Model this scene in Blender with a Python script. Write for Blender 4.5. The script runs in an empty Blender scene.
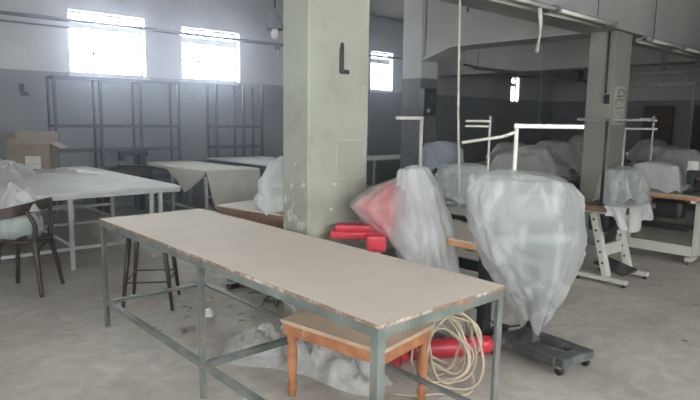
import bpy, bmesh, math, random
from mathutils import Vector, Matrix, noise
random.seed(7)
COL = bpy.context.scene.collection
SC = bpy.context.scene
PI = math.pi

# ------------------------------------------------------------------ materials
def new_mat(name):
    m = bpy.data.materials.new(name); m.use_nodes = True
    nt = m.node_tree
    return m, nt, nt.nodes['Principled BSDF']

def surf(name, c1, c2=None, scale=6.0, rough=0.7, metal=0.0, bump=0.0, bscale=None, c3=None, c3_lo=0.62, c3_hi=0.7,
         c3_scale=3.0, detail=6.0, spec=0.3):
    """painted / plain surface: two tones mixed by noise, optional third tone in worn patches"""
    m, nt, b = new_mat(name)
    N, L = nt.nodes, nt.links
    tc = N.new('ShaderNodeTexCoord')
    n = N.new('ShaderNodeTexNoise'); n.inputs['Scale'].default_value = scale; n.inputs['Detail'].default_value = detail
    L.new(tc.outputs['Object'], n.inputs['Vector'])
    r = N.new('ShaderNodeValToRGB')
    c2 = c2 or tuple(x*0.85 for x in c1)
    r.color_ramp.elements[0].color = (*c2, 1); r.color_ramp.elements[0].position = 0.35
    r.color_ramp.elements[1].color = (*c1, 1); r.color_ramp.elements[1].position = 0.65
    L.new(n.outputs['Fac'], r.inputs['Fac'])
    out = r.outputs['Color']
    if c3:
        n3 = N.new('ShaderNodeTexNoise'); n3.inputs['Scale'].default_value = c3_scale; n3.inputs['Detail'].default_value = 8
        n3.inputs['Roughness'].default_value = 0.65
        L.new(tc.outputs['Object'], n3.inputs['Vector'])
        r3 = N.new('ShaderNodeValToRGB')
        r3.color_ramp.elements[0].position = c3_lo; r3.color_ramp.elements[0].color = (0, 0, 0, 1)
        r3.color_ramp.elements[1].position = c3_hi; r3.color_ramp.elements[1].color = (1, 1, 1, 1)
        L.new(n3.outputs['Fac'], r3.inputs['Fac'])
        mx = N.new('ShaderNodeMix'); mx.data_type = 'RGBA'
        L.new(r3.outputs['Color'], mx.inputs['Factor']); L.new(out, mx.inputs['A']); mx.inputs['B'].default_value = (*c3, 1)
        out = mx.outputs['Result']
    L.new(out, b.inputs['Base Color'])
    b.inputs['Roughness'].default_value = rough; b.inputs['Metallic'].default_value = metal
    b.inputs['Specular IOR Level'].default_value = spec
    if bump:
        nb = N.new('ShaderNodeTexNoise'); nb.inputs['Scale'].default_value = bscale or scale*4; nb.inputs['Detail'].default_value = 5
        L.new(tc.outputs['Object'], nb.inputs['Vector'])
        bp = N.new('ShaderNodeBump'); bp.inputs['Strength'].default_value = bump; bp.inputs['Distance'].default_value = 0.02
        L.new(nb.outputs['Fac'], bp.inputs['Height']); L.new(bp.outputs['Normal'], b.inputs['Normal'])
    return m

def plastic_film(name, col, cover=0.7, var=0.25, rough=0.35, wrinkle=14.0, transl=0.45):
    """thin polythene: partly clear, partly scattering"""
    m, nt, b = new_mat(name)
    N, L = nt.nodes, nt.links
    N.remove(b)
    outn = N['Material Output']
    tc = N.new('ShaderNodeTexCoord')
    mp = N.new('ShaderNodeMapping'); mp.inputs['Scale'].default_value = (1, 1, 0.42); mp.inputs['Rotation'].default_value = (0.3, 0.25, 0)
    L.new(tc.outputs['Object'], mp.inputs['Vector'])
    n = N.new('ShaderNodeTexNoise'); n.inputs['Scale'].default_value = wrinkle; n.inputs['Detail'].default_value = 5; n.inputs['Distortion'].default_value = 0.8
    L.new(mp.outputs['Vector'], n.inputs['Vector'])
    bp = N.new('ShaderNodeBump'); bp.inputs['Strength'].default_value = 0.22; bp.inputs['Distance'].default_value = 0.02
    L.new(n.outputs['Fac'], bp.inputs['Height'])
    rd = N.new('ShaderNodeTexNoise'); rd.noise_type = 'RIDGED_MULTIFRACTAL'; rd.inputs['Scale'].default_value = wrinkle*0.55; rd.inputs['Detail'].default_value = 4
    rd.inputs['Roughness'].default_value = 0.45; rd.inputs['Distortion'].default_value = 0.3
    L.new(mp.outputs['Vector'], rd.inputs['Vector'])
    rr_ = N.new('ShaderNodeMapRange'); rr_.inputs['From Min'].default_value = 0.35; rr_.inputs['From Max'].default_value = 1.3; L.new(rd.outputs['Fac'], rr_.inputs['Value'])
    bp0 = bp
    bp = N.new('ShaderNodeBump'); bp.inputs['Strength'].default_value = 0.8; bp.inputs['Distance'].default_value = 0.03
    L.new(rr_.outputs['Result'], bp.inputs['Height']); L.new(bp0.outputs['Normal'], bp.inputs['Normal'])
    mr = N.new('ShaderNodeMapRange'); mr.inputs['From Min'].default_value = 0.35; mr.inputs['From Max'].default_value = 0.68
    mr.inputs['To Min'].default_value = max(0, cover-var); mr.inputs['To Max'].default_value = min(1, cover+var)
    av = N.new('ShaderNodeMath'); av.operation = 'MULTIPLY_ADD'; av.inputs[1].default_value = 0.30; L.new(rr_.outputs['Result'], av.inputs[0])
    sb = N.new('ShaderNodeMath'); sb.operation = 'SUBTRACT'; sb.inputs[1].default_value = 0.12; L.new(n.outputs['Fac'], sb.inputs[0]); L.new(sb.outputs[0], av.inputs[2])
    L.new(av.outputs[0], mr.inputs['Value'])
    d = N.new('ShaderNodeBsdfDiffuse'); d.inputs['Color'].default_value = (*col, 1)
    t = N.new('ShaderNodeBsdfTranslucent'); t.inputs['Color'].default_value = (*col, 1)
    g = N.new('ShaderNodeBsdfGlossy'); g.inputs['Roughness'].default_value = rough; g.inputs['Color'].default_value = (1, 1, 1, 1)
    tr = N.new('ShaderNodeBsdfTransparent')
    for x in (d, t, g): L.new(bp.outputs['Normal'], x.inputs['Normal'])
    m1 = N.new('ShaderNodeMixShader'); m1.inputs[0].default_value = transl
    L.new(d.outputs[0], m1.inputs[1]); L.new(t.outputs[0], m1.inputs[2])
    fr = N.new('ShaderNodeFresnel'); fr.inputs['IOR'].default_value = 1.35; L.new(bp.outputs['Normal'], fr.inputs['Normal'])
    m2 = N.new('ShaderNodeMixShader'); L.new(fr.outputs[0], m2.inputs[0]); L.new(m1.outputs[0], m2.inputs[1]); L.new(g.outputs[0], m2.inputs[2])
    m3 = N.new('ShaderNodeMixShader'); L.new(mr.outputs['Result'], m3.inputs[0]); L.new(tr.outputs[0], m3.inputs[1]); L.new(m2.outputs[0], m3.inputs[2])
    L.new(m3.outputs[0], outn.inputs['Surface'])
    return m

def wall_material(name='wall_paint', lo=(0.30, 0.325, 0.35), hi=(0.74, 0.74, 0.77)):
    m, nt, b = new_mat(name)
    N, L = nt.nodes, nt.links
    g = N.new('ShaderNodeNewGeometry'); sp = N.new('ShaderNodeSeparateXYZ'); L.new(g.outputs['Position'], sp.inputs[0])
    n = N.new('ShaderNodeTexNoise'); n.inputs['Scale'].default_value = 1.3; n.inputs['Detail'].default_value = 8; L.new(g.outputs['Position'], n.inputs['Vector'])
    gt = N.new('ShaderNodeMath'); gt.operation = 'GREATER_THAN'; gt.inputs[1].default_value = 2.15; L.new(sp.outputs['Z'], gt.inputs[0])
    mx = N.new('ShaderNodeMix'); mx.data_type = 'RGBA'
    L.new(gt.outputs[0], mx.inputs['Factor'])
    mx.inputs['A'].default_value = (*lo, 1); mx.inputs['B'].default_value = (*hi, 1)
    r = N.new('ShaderNodeValToRGB'); r.color_ramp.elements[0].position = 0.3; r.color_ramp.elements[0].color = (0.78, 0.78, 0.78, 1)
    r.color_ramp.elements[1].position = 0.7; r.color_ramp.elements[1].color = (1, 1, 1, 1); L.new(n.outputs['Fac'], r.inputs['Fac'])
    mu = N.new('ShaderNodeMix'); mu.data_type = 'RGBA'; mu.blend_type = 'MULTIPLY'; mu.inputs['Factor'].default_value = 1
    L.new(mx.outputs['Result'], mu.inputs['A']); L.new(r.outputs['Color'], mu.inputs['B'])
    L.new(mu.outputs['Result'], b.inputs['Base Color']); b.inputs['Roughness'].default_value = 0.75
    return m

def floor_material():
    m, nt, b = new_mat('dusty_concrete')
    N, L = nt.nodes, nt.links
    g = N.new('ShaderNodeNewGeometry')
    def nz(s, d, dist=0):
        n = N.new('ShaderNodeTexNoise'); n.inputs['Scale'].default_value = s; n.inputs['Detail'].default_value = d
        n.inputs['Distortion'].default_value = dist; n.inputs['Roughness'].default_value = 0.62
        L.new(g.outputs['Position'], n.inputs['Vector']); return n
    def ramp(src, p0, c0, p1, c1):
        r = N.new('ShaderNodeValToRGB'); r.color_ramp.elements[0].position = p0; r.color_ramp.elements[0].color = (*c0, 1)
        r.color_ramp.elements[1].position = p1; r.color_ramp.elements[1].color = (*c1, 1); L.new(src.outputs['Fac'], r.inputs['Fac']); return r
    base = ramp(nz(0.9, 8, 0.6), 0.32, (0.43, 0.395, 0.352), 0.68, (0.63, 0.60, 0.555))
    fine = ramp(nz(9, 8), 0.3, (0.74, 0.72, 0.70), 0.65, (1, 1, 1))
    spots = ramp(nz(26, 3), 0.66, (1, 1, 1), 0.74, (0.62, 0.60, 0.58))
    dust = ramp(nz(2.3, 10, 1.5), 0.52, (0, 0, 0), 0.72, (1, 1, 1))
    m1 = N.new('ShaderNodeMix'); m1.data_type = 'RGBA'; m1.blend_type = 'MULTIPLY'; m1.inputs['Factor'].default_value = 1
    L.new(base.outputs[0], m1.inputs['A']); L.new(fine.outputs[0], m1.inputs['B'])
    m2 = N.new('ShaderNodeMix'); m2.data_type = 'RGBA'; m2.blend_type = 'MULTIPLY'; m2.inputs['Factor'].default_value = 0.7
    L.new(m1.outputs['Result'], m2.inputs['A']); L.new(spots.outputs[0], m2.inputs['B'])
    m3 = N.new('ShaderNodeMix'); m3.data_type = 'RGBA'
    mf = N.new('ShaderNodeMath'); mf.operation = 'MULTIPLY'; mf.inputs[1].default_value = 0.45; L.new(dust.outputs[0], mf.inputs[0])
    L.new(mf.outputs[0], m3.inputs['Factor']); L.new(m2.outputs['Result'], m3.inputs['A']); m3.inputs['B'].default_value = (0.69, 0.665, 0.62, 1)
    L.new(m3.outputs['Result'], b.inputs['Base Color']); b.inputs['Roughness'].default_value = 0.62; b.inputs['Specular IOR Level'].default_value = 0.35
    bp = N.new('ShaderNodeBump'); bp.inputs['Strength'].default_value = 0.25; bp.inputs['Distance'].default_value = 0.01
    nb = nz(30, 6); L.new(nb.outputs['Fac'], bp.inputs['Height']); L.new(bp.outputs['Normal'], b.inputs['Normal'])
    return m

def pillar_material():
    m = surf('pillar_paint', (0.365, 0.375, 0.315), (0.30, 0.31, 0.255), 2.6, 0.6, bump=0.12, bscale=14)
    nt = m.node_tree; N, L = nt.nodes, nt.links; b = N['Principled BSDF']
    src = b.inputs['Base Color'].links[0].from_socket
    g = N.new('ShaderNodeNewGeometry'); sp = N.new('ShaderNodeSeparateXYZ'); L.new(g.outputs['Position'], sp.inputs[0])
    def flake(scale, lo, hi, z0, z1, col, src):
        n = N.new('ShaderNodeTexNoise'); n.inputs['Scale'].default_value = scale; n.inputs['Detail'].default_value = 7; n.inputs['Roughness'].default_value = 0.6
        L.new(g.outputs['Position'], n.inputs['Vector'])
        z = N.new('ShaderNodeMapRange'); z.inputs['From Min'].default_value = z0; z.inputs['From Max'].default_value = z1
        z.inputs['To Min'].default_value = 0.0; z.inputs['To Max'].default_value = 1.0; L.new(sp.outputs['Z'], z.inputs['Value'])
        a = N.new('ShaderNodeMath'); a.operation = 'SUBTRACT'; L.new(n.outputs['Fac'], a.inputs[0])
        k = N.new('ShaderNodeMath'); k.operation = 'MULTIPLY'; k.inputs[1].default_value = 0.16; L.new(z.outputs['Result'], k.inputs[0]); L.new(k.outputs[0], a.inputs[1])
        r = N.new('ShaderNodeMapRange'); r.inputs['From Min'].default_value = lo; r.inputs['From Max'].default_value = hi; L.new(a.outputs[0], r.inputs['Value'])
        mx = N.new('ShaderNodeMix'); mx.data_type = 'RGBA'; L.new(r.outputs['Result'], mx.inputs['Factor']); L.new(src, mx.inputs['A']); mx.inputs['B'].default_value = (*col, 1)
        return mx.outputs['Result']
    o = flake(7.0, 0.535, 0.56, 0.75, 1.35, (0.60, 0.60, 0.55), src)       # peeling plaster near the foot
    o = flake(4.0, 0.50, 0.66, 0.3, 2.9, (0.25, 0.25, 0.20), o)          # grubby handled band
    L.new(o, b.inputs['Base Color'])
    return m

M = {}
M['wall'] = wall_material()
M['floor'] = floor_material()
M['pillar'] = pillar_material()
M['pillar_dull'] = surf('pillar_dull', (0.285, 0.30, 0.26), (0.225, 0.235, 0.205), 2.0, 0.7, bump=0.1, bscale=12)
M['pillar_shaded'] = wall_material('shaded_pillar_paint', (0.12, 0.127, 0.14), (0.50, 0.50, 0.52))  # wall paint with shade put into its colour, offsetting strong window light
M['ceiling'] = surf('ceiling_plaster', (0.40, 0.40, 0.39), (0.33, 0.33, 0.32), 1.2, 0.85)
M['beam'] = surf('beam_plaster', (0.43, 0.43, 0.425), (0.35, 0.35, 0.345), 1.0, 0.85)
M['hardboard'] = surf('hardboard', (0.69, 0.60, 0.535), (0.62, 0.54, 0.475), 1.7, 0.6, c3=(0.52, 0.44, 0.37), c3_lo=0.60, c3_hi=0.80, c3_scale=2.2, bump=0.05, bscale=60)
M['board_edge'] = surf('board_edge', (0.30, 0.18, 0.12), (0.20, 0.13, 0.09), 20, 0.8, c3=(0.55, 0.45, 0.38), c3_lo=0.5, c3_hi=0.6, c3_scale=14)
M['grey_steel'] = surf('grey_painted_angle', (0.20, 0.22, 0.205), (0.115, 0.13, 0.12), 7, 0.5, 0.1, c3=(0.26, 0.165, 0.11), c3_lo=0.58, c3_hi=0.66, c3_scale=11, bump=0.1)
M['pale_steel'] = surf('pale_painted_angle', (0.56, 0.57, 0.57), (0.46, 0.47, 0.47), 8, 0.5, 0.05, c3=(0.28, 0.25, 0.22), c3_lo=0.64, c3_hi=0.72, c3_scale=9)
M['white_metal'] = surf('white_enamel', (0.70, 0.69, 0.64), (0.62, 0.61, 0.56), 5, 0.4, c3=(0.40, 0.37, 0.32), c3_lo=0.68, c3_hi=0.76, c3_scale=7)
M['white_pole'] = surf('white_pole', (0.78, 0.77, 0.72), (0.70, 0.69, 0.64), 8, 0.4)
M['cream_pole'] = surf('cream_pole', (0.60, 0.57, 0.51), (0.52, 0.49, 0.44), 8, 0.5)
M['grey_pole'] = surf('grey_pole', (0.40, 0.40, 0.40), (0.33, 0.33, 0.33), 8, 0.5)
M['dark_metal'] = surf('dark_metal', (0.065, 0.068, 0.07), (0.04, 0.042, 0.045), 8, 0.45, 0.3)
M['base_metal'] = surf('worn_grey_iron', (0.14, 0.15, 0.15), (0.085, 0.09, 0.09), 9, 0.5, 0.3, c3=(0.30, 0.29, 0.27), c3_lo=0.58, c3_hi=0.68, c3_scale=8)
M['rack_metal'] = surf('rack_angle', (0.13, 0.135, 0.15), (0.10, 0.105, 0.115), 6, 0.6, 0.2)
M['bench_wood'] = surf('orange_wood', (0.42, 0.185, 0.085), (0.30, 0.12, 0.055), 12, 0.55, c3=(0.60, 0.46, 0.34), c3_lo=0.60, c3_hi=0.72, c3_scale=9, bump=0.1)
M['bench_top'] = surf('worn_bench_board', (0.52, 0.42, 0.33), (0.42, 0.31, 0.22), 5, 0.65, c3=(0.35, 0.23, 0.15), c3_lo=0.62, c3_hi=0.75, c3_scale=6)
M['dark_wood'] = surf('dark_wood', (0.050, 0.030, 0.024), (0.030, 0.018, 0.015), 10, 0.4, spec=0.5)
M['brown_edge'] = surf('brown_edge', (0.24, 0.145, 0.105), (0.17, 0.10, 0.075), 12, 0.6)
M['orange_edge'] = surf('orange_edge', (0.50, 0.27, 0.14), (0.40, 0.21, 0.11), 14, 0.55)
M['laminate'] = surf('beige_laminate', (0.56, 0.50, 0.44), (0.50, 0.44, 0.39), 3, 0.5, c3=(0.40, 0.36, 0.32), c3_lo=0.62, c3_hi=0.75)
M['grey_laminate'] = surf('grey_laminate', (0.48, 0.46, 0.44), (0.41, 0.39, 0.37), 3, 0.5)
M['white_board'] = surf('dusty_white_board', (0.66, 0.66, 0.67), (0.57, 0.57, 0.58), 2.2, 0.6, c3=(0.48, 0.47, 0.46), c3_lo=0.60, c3_hi=0.75)
M['cloth'] = surf('cream_cloth', (0.62, 0.60, 0.55), (0.54, 0.52, 0.47), 3, 0.9, bump=0.1, bscale=70)
M['cardboard'] = surf('cardboard', (0.30, 0.24, 0.185), (0.255, 0.205, 0.155), 4, 0.85)
M['cardboard_in'] = surf('cardboard_flap', (0.42, 0.36, 0.29), (0.36, 0.31, 0.25), 4, 0.85)
M['paper'] = surf('paper', (0.78, 0.78, 0.76), (0.72, 0.72, 0.70), 10, 0.8)
M['old_paper'] = surf('old_paper', (0.47, 0.45, 0.40), (0.40, 0.38, 0.34), 10, 0.8)
M['ink'] = surf('ink', (0.09, 0.09, 0.085), (0.06, 0.06, 0.06), 10, 0.8)
M['red'] = surf('red_enamel', (0.50, 0.030, 0.050), (0.40, 0.022, 0.038), 6, 0.35, spec=0.5)
M['machine_grey'] = surf('machine_enamel', (0.30, 0.33, 0.34), (0.25, 0.28, 0.29), 6, 0.4, spec=0.5)
M['machine_white'] = surf('machine_white', (0.58, 0.58, 0.55), (0.50, 0.50, 0.47), 6, 0.4, spec=0.5)
M['machine_black'] = surf('machine_black', (0.03, 0.03, 0.032), (0.02, 0.02, 0.022), 6, 0.35, spec=0.5)
M['steel'] = surf('bright_steel', (0.6, 0.6, 0.6), (0.5, 0.5, 0.5), 10, 0.3, 0.9)
M['cable'] = surf('beige_hose', (0.50, 0.42, 0.33), (0.42, 0.35, 0.27), 12, 0.6)
M['wire'] = surf('dark_wire', (0.04, 0.04, 0.042), (0.03, 0.03, 0.03), 6, 0.6)
M['conduit'] = surf('conduit', (0.22, 0.23, 0.25), (0.17, 0.18, 0.20), 6, 0.6)
M['tube_glass'] = surf('tube_glass', (0.74, 0.72, 0.66), (0.66, 0.64, 0.58), 4, 0.25, spec=0.5)
M['scrap'] = surf('dark_scrap', (0.17, 0.16, 0.15), (0.10, 0.095, 0.09), 10, 0.9)
M['rag'] = surf('pale_rag', (0.62, 0.60, 0.54), (0.52, 0.50, 0.45), 10, 0.9)
M['blue_cloth'] = surf('blue_grey_cloth', (0.30, 0.32, 0.39), (0.24, 0.26, 0.32), 5, 0.9)
M['brown_door'] = surf('brown_door', (0.10, 0.075, 0.062), (0.075, 0.056, 0.047), 3, 0.7)
M['window_frame'] = surf('window_frame_paint', (0.55, 0.57, 0.60), (0.48, 0.50, 0.53), 6, 0.6)
M['sack'] = surf('woven_sack', (0.66, 0.68, 0.67), (0.55, 0.57, 0.57), 7, 0.7, bump=0.35, bscale=22)
M['film'] = plastic_film('polythene_sheet', (0.76, 0.785, 0.795), 0.70, 0.24, wrinkle=8)
M['film_bright'] = plastic_film('bright_polythene', (0.82, 0.83, 0.835), 0.80, 0.18, wrinkle=7)
M['film_clear'] = plastic_film('clear_polythene', (0.82, 0.80, 0.81), 0.55, 0.2, wrinkle=7)
M['film_white'] = plastic_film('milky_polythene', (0.86, 0.86, 0.86), 0.90, 0.12)
M['film_floor'] = plastic_film('dusty_polythene', (0.84, 0.84, 0.84), 0.84, 0.15, wrinkle=14)
M['film_far'] = plastic_film('dusty_far_polythene', (0.60, 0.595, 0.60), 0.92, 0.07)
M['film_green'] = plastic_film('greenish_polythene', (0.62, 0.72, 0.68), 0.82, 0.12)

def pane_material():
    m, nt, b = new_mat('dusty_glass'); N, L = nt.nodes, nt.links; N.remove(b)
    t = N.new('ShaderNodeBsdfTransparent'); t.inputs['Color'].default_value = (0.95, 0.97, 0.98, 1)
    d = N.new('ShaderNodeBsdfTranslucent'); d.inputs['Color'].default_value = (0.85, 0.87, 0.88, 1)
    g = N.new('ShaderNodeBsdfGlossy'); g.inputs['Roughness'].default_value = 0.1
    a = N.new('ShaderNodeMixShader'); a.inputs[0].default_value = 0.22; L.new(t.outputs[0], a.inputs[1]); L.new(d.outputs[0], a.inputs[2])
    c = N.new('ShaderNodeMixShader'); c.inputs[0].default_value = 0.04; L.new(a.outputs[0], c.inputs[1]); L.new(g.outputs[0], c.inputs[2])
    L.new(c.outputs[0], N['Material Output'].inputs['Surface']); return m
M['pane'] = pane_material()

# ------------------------------------------------------------------ mesh builder
class MB:
    def __init__(self): self.bm = bmesh.new()
    def box(self, c, s, rz=0.0, rot=None, bev=0.0):
        b = bmesh.new(); bmesh.ops.create_cube(b, size=1.0)
        bmesh.ops.scale(b, vec=s, verts=b.verts)
        if bev:
            bmesh.ops.bevel(b, geom=b.edges[:], offset=bev, segments=2, profile=0.6, affect='EDGES')
        m = Matrix.Translation(c) @ (rot.to_4x4() if rot else Matrix.Rotation(rz, 4, 'Z'))
        bmesh.ops.transform(b, matrix=m, verts=b.verts)
        self._add(b); return self
    def span(self, a, b, bev=0.0):
        a, b = Vector(a), Vector(b)
        return self.box((a+b)/2, tuple(abs(x) for x in (b-a)), bev=bev)
    def bar(self, p, q, w, h, bev=0.0, up=(0, 0, 1)):
        p, q = Vector(p), Vector(q); d = q-p; L = d.length; z = d.normalized()
        u = Vector(up)
        if abs(z.dot(u)) > 0.98: u = Vector((1, 0, 0))
        x = u.cross(z).normalized(); y = z.cross(x)
        rot = Matrix((x, y, z)).transposed()
        return self.box((p+q)/2, (w, h, L), rot=rot, bev=bev)
    def tube(self, pts, r, n=8, closed=False, cap=True):
        pts = [Vector(p) for p in pts]; m = len(pts)
        rs = r if isinstance(r, (list, tuple)) else [r]*m
        rings = []; prev = None
        for i in range(m):
            if closed: t = pts[(i+1) % m]-pts[i-1]
            else: t = pts[min(i+1, m-1)]-pts[max(i-1, 0)]
            t = t.normalized() if t.length > 1e-9 else Vector((0, 0, 1))
            if prev is None:
                a = Vector((0, 0, 1)) if abs(t.z) < 0.9 else Vector((1, 0, 0))
                x = a.cross(t).normalized()
            else:
                x = prev-t*prev.dot(t)
                x = x.normalized() if x.length > 1e-6 else Vector((1, 0, 0)).cross(t).normalized()
            prev = x; y = t.cross(x)
            rings.append([self.bm.verts.new(pts[i]+(x*math.cos(2*PI*k/n)+y*math.sin(2*PI*k/n))*rs[i]) for k in range(n)])
        for i in range(m if closed else m-1):
            A, B = rings[i], rings[(i+1) % m]
            for k in range(n):
                f = self.bm.faces.new((A[k], A[(k+1) % n], B[(k+1) % n], B[k])); f.smooth = True
        if cap and not closed:
            self.bm.faces.new(rings[0][::-1]); self.bm.faces.new(rings[-1])
        return self
    def lathe(self, prof, c=(0, 0, 0), n=20, axis='Z'):
        rings = []; c = Vector(c)
        for r, z in prof:
            ring = []
            for k in range(n):
                a = 2*PI*k/n; x, y = r*math.cos(a), r*math.sin(a)
                p = {'Z': (x, y, z), 'X': (z, x, y), 'Y': (y, z, x)}[axis]
                ring.append(self.bm.verts.new(c+Vector(p)))
            rings.append(ring)
        for A, B in zip(rings, rings[1:]):
            for k in range(n):
                f = self.bm.faces.new((A[k], A[(k+1) % n], B[(k+1) % n], B[k])); f.smooth = True
        self.bm.faces.new(rings[0][::-1]); self.bm.faces.new(rings[-1])
        return self
    def prism(self, poly, origin, ex, ey, ez, t):
        """extrude a 2-D polygon (ex, ey plane) by t along ez"""
        o, ex, ey, ez = Vector(origin), Vector(ex), Vector(ey), Vector(ez)
        A = [self.bm.verts.new(o+ex*x+ey*y) for x, y in poly]
        B = [self.bm.verts.new(o+ex*x+ey*y+ez*t) for x, y in poly]
        n = len(poly)
        self.bm.faces.new(A[::-1]); self.bm.faces.new(B)
        for i in range(n): self.bm.faces.new((A[i], A[(i+1) % n], B[(i+1) % n], B[i]))
        return self
    def grid(self, fn, nu, nv, wrap=False):
        V = [[self.bm.verts.new(fn(i/(nu if wrap else nu-1), j/(nv-1))) for i in range(nu)] for j in range(nv)]
        for j in range(nv-1):
            for i in range(nu if wrap else nu-1):
                f = self.bm.faces.new((V[j][i], V[j][(i+1) % nu], V[j+1][(i+1) % nu], V[j+1][i])); f.smooth = True
        return V
    def _add(self, b):
        me = bpy.data.meshes.new('t'); b.to_mesh(me); b.free(); self.bm.from_mesh(me); bpy.data.meshes.remove(me)
    def build(self, name, mat, parent=None, loc=(0, 0, 0), rz=0.0, thick=0.0):
        bmesh.ops.recalc_face_normals(self.bm, faces=self.bm.faces)
        me = bpy.data.meshes.new(name); self.bm.to_mesh(me); self.bm.free()
        me.materials.append(M[mat] if isinstance(mat, str) else mat)
        o = bpy.data.objects.new(name, me); COL.objects.link(o)
        o.location = loc; o.rotation_euler = (0, 0, rz)
        if parent: o.parent = parent
        if thick:
            s = o.modifiers.new('thickness', 'SOLIDIFY'); s.thickness = thick; s.offset = 0
        return o

def tag(o, label=None, cat=None, group=None, kind=None):
    if label: o['label'] = label
    if cat: o['category'] = cat
    if group: o['group'] = group
    if kind: o['kind'] = kind
    return o
def thing(name, label, cat, loc=(0, 0, 0), rz=0.0, group=None):
    o = bpy.data.objects.new(name, None); COL.objects.link(o); o.empty_display_size = 0.1
    o.location = loc; o.rotation_euler = (0, 0, rz)
    return tag(o, label, cat, group)
def struct(mb, name, mat, parent=None):
    o = mb.build(name, mat, parent)
    if not parent: o['kind'] = 'structure'
    return o
def copy_tree(root, loc, rz=0.0, label=None):
    r = root.copy(); COL.objects.link(r); r.location = loc; r.rotation_euler = (0, 0, rz)
    if label: r['label'] = label
    for ch in list(root.children):
        c = ch.copy(); COL.objects.link(c); c.parent = r
        for g in ch.children:
            d = g.copy(); COL.objects.link(d); d.parent = c
    return r
def bez(pts, n=24):
    """Catmull-Rom through points"""
    P = [Vector(p) for p in pts]; P = [P[0]*2-P[1]]+P+[P[-1]*2-P[-2]]
    out = []
    seg = len(P)-3
    for s in range(seg):
        a, b, c, d = P[s:s+4]
        for i in range(n//seg+1):
            t = i/(n//seg+1)
            out.append(0.5*((2*b)+(c-a)*t+(2*a-5*b+4*c-d)*t*t+(3*b-a-3*c+d)*t**3))
    out.append(P[-2]); return out
def ridge(p, s, seed=0.0):
    v = noise.noise(Vector((p[0]*s+seed, p[1]*s-seed, p[2]*s+seed*0.7)))
    return 1-2*abs(v)

def drape(mb, rings, n=56, rows=40, folds=7, amp=0.03, seed=1.0, crease=0.018, ang=0.0, cap=True):
    """sheet pulled over a thing: rings (z, cx, cy, rx, ry, squareness) top to bottom, folds growing downwards"""
    rings = sorted(rings, key=lambda r: -r[0])
    z0, z1 = rings[0][0], rings[-1][0]
    rnd = random.Random(int(seed*1000)); ph = [rnd.uniform(0, 2*PI) for _ in range(5)]
    def at(t):
        x = t*(len(rings)-1); i = min(int(x), len(rings)-2); f = x-i; f = f*f*(3-2*f)*0.5+f*0.5
        return [a+(b-a)*f for a, b in zip(rings[i], rings[i+1])]
    ca, sa = math.cos(ang), math.sin(ang)
    def fn(u, v):
        z, cx, cy, rx, ry, sq = at(v); a = 2*PI*u
        c, s = math.cos(a), math.sin(a); e = 2/(2+sq*3)
        x = rx*math.copysign(abs(c)**e, c); y = ry*math.copysign(abs(s)**e, s)
        w = (0.25+v)*amp
        f = w*(math.sin(folds*a+ph[0]+2.0*v)*0.55+math.sin((folds*2+1)*a+ph[1]-3*v)*0.3+math.sin((folds-3)*a+ph[2])*0.4)
        r = math.hypot(x, y) or 1e-6
        k = (r+f)/r
        px, py = x*k, y*k
        q = (px*1.0, py*1.0, z)
        q = (px+0.35*z, py-0.25*z, z*0.40); q2 = (px-0.4*z, py+0.3*z, z*0.5)
        cr = crease*0.42*(ridge(q, 4.0, seed)-0.55)+crease*0.34*(ridge(q2, 7.5, seed+3)-0.55)+crease*0.30*(ridge(q, 17.0, seed+8)-0.55)
        k2 = 1+cr/max(r, 0.06)
        px, py = px*k2, py*k2
        zz = z+crease*0.7*noise.noise(Vector((px*6+seed, py*6, z*6)))+(0.04*math.sin(folds*a*0.7+ph[3])+0.03*math.sin(3*a+ph[4]))*v**4
        return Vector((cx+px*ca-py*sa, cy+px*sa+py*ca, zz))
    V = mb.grid(fn, n, rows, wrap=True)
    if cap:
        top = V[0]; cen = sum((v.co for v in top), Vector())/n
        inner = [mb.bm.verts.new(cen+(v.co-cen)*0.5+Vector((0, 0, 0.012))) for v in top]
        cv = mb.bm.verts.new(cen+Vector((0, 0, 0.015)))
        for i in range(n):
            f = mb.bm.faces.new((top[i], inner[i], inner[(i+1) % n], top[(i+1) % n])); f.smooth = True
            f = mb.bm.faces.new((inner[i], cv, inner[(i+1) % n])); f.smooth = True
    return mb

def heap(mb, rx, ry, h, seed=1.0, n=60, rough=0.5, rz=0.0, scale=6.0, z0=0.0):
    """crumpled mound of film or cloth resting on z0"""
    c, s = math.cos(rz), math.sin(rz)
    def fn(u, v):
        a = 2*PI*u; rr = 1-v
        edge = 1+0.22*math.sin(3*a+seed)+0.12*math.sin(5*a+2*seed)+0.08*math.sin(9*a+seed*3)
        x = rx*rr*edge*math.cos(a); y = ry*rr*edge*math.sin(a)
        body = (1-rr**2.2)
        q = (x, y, 0)
        k = body*(1-rough)+rough*body*(0.5*ridge(q, scale, seed)+0.5*ridge(q, scale*2.1, seed+5)+0.35)
        z = z0+0.004+h*max(k, 0.0)
        j = 0.25*min(rx, ry)*body
        x += j*noise.noise(Vector((x*scale*1.2, y*scale*1.2, seed))); y += j*noise.noise(Vector((x*scale*1.2+9, y*scale*1.2, seed)))
        return Vector((x*c-y*s, x*s+y*c, z))
    V = mb.grid(fn, n, max(16, n//2), wrap=True)
    return mb

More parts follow.
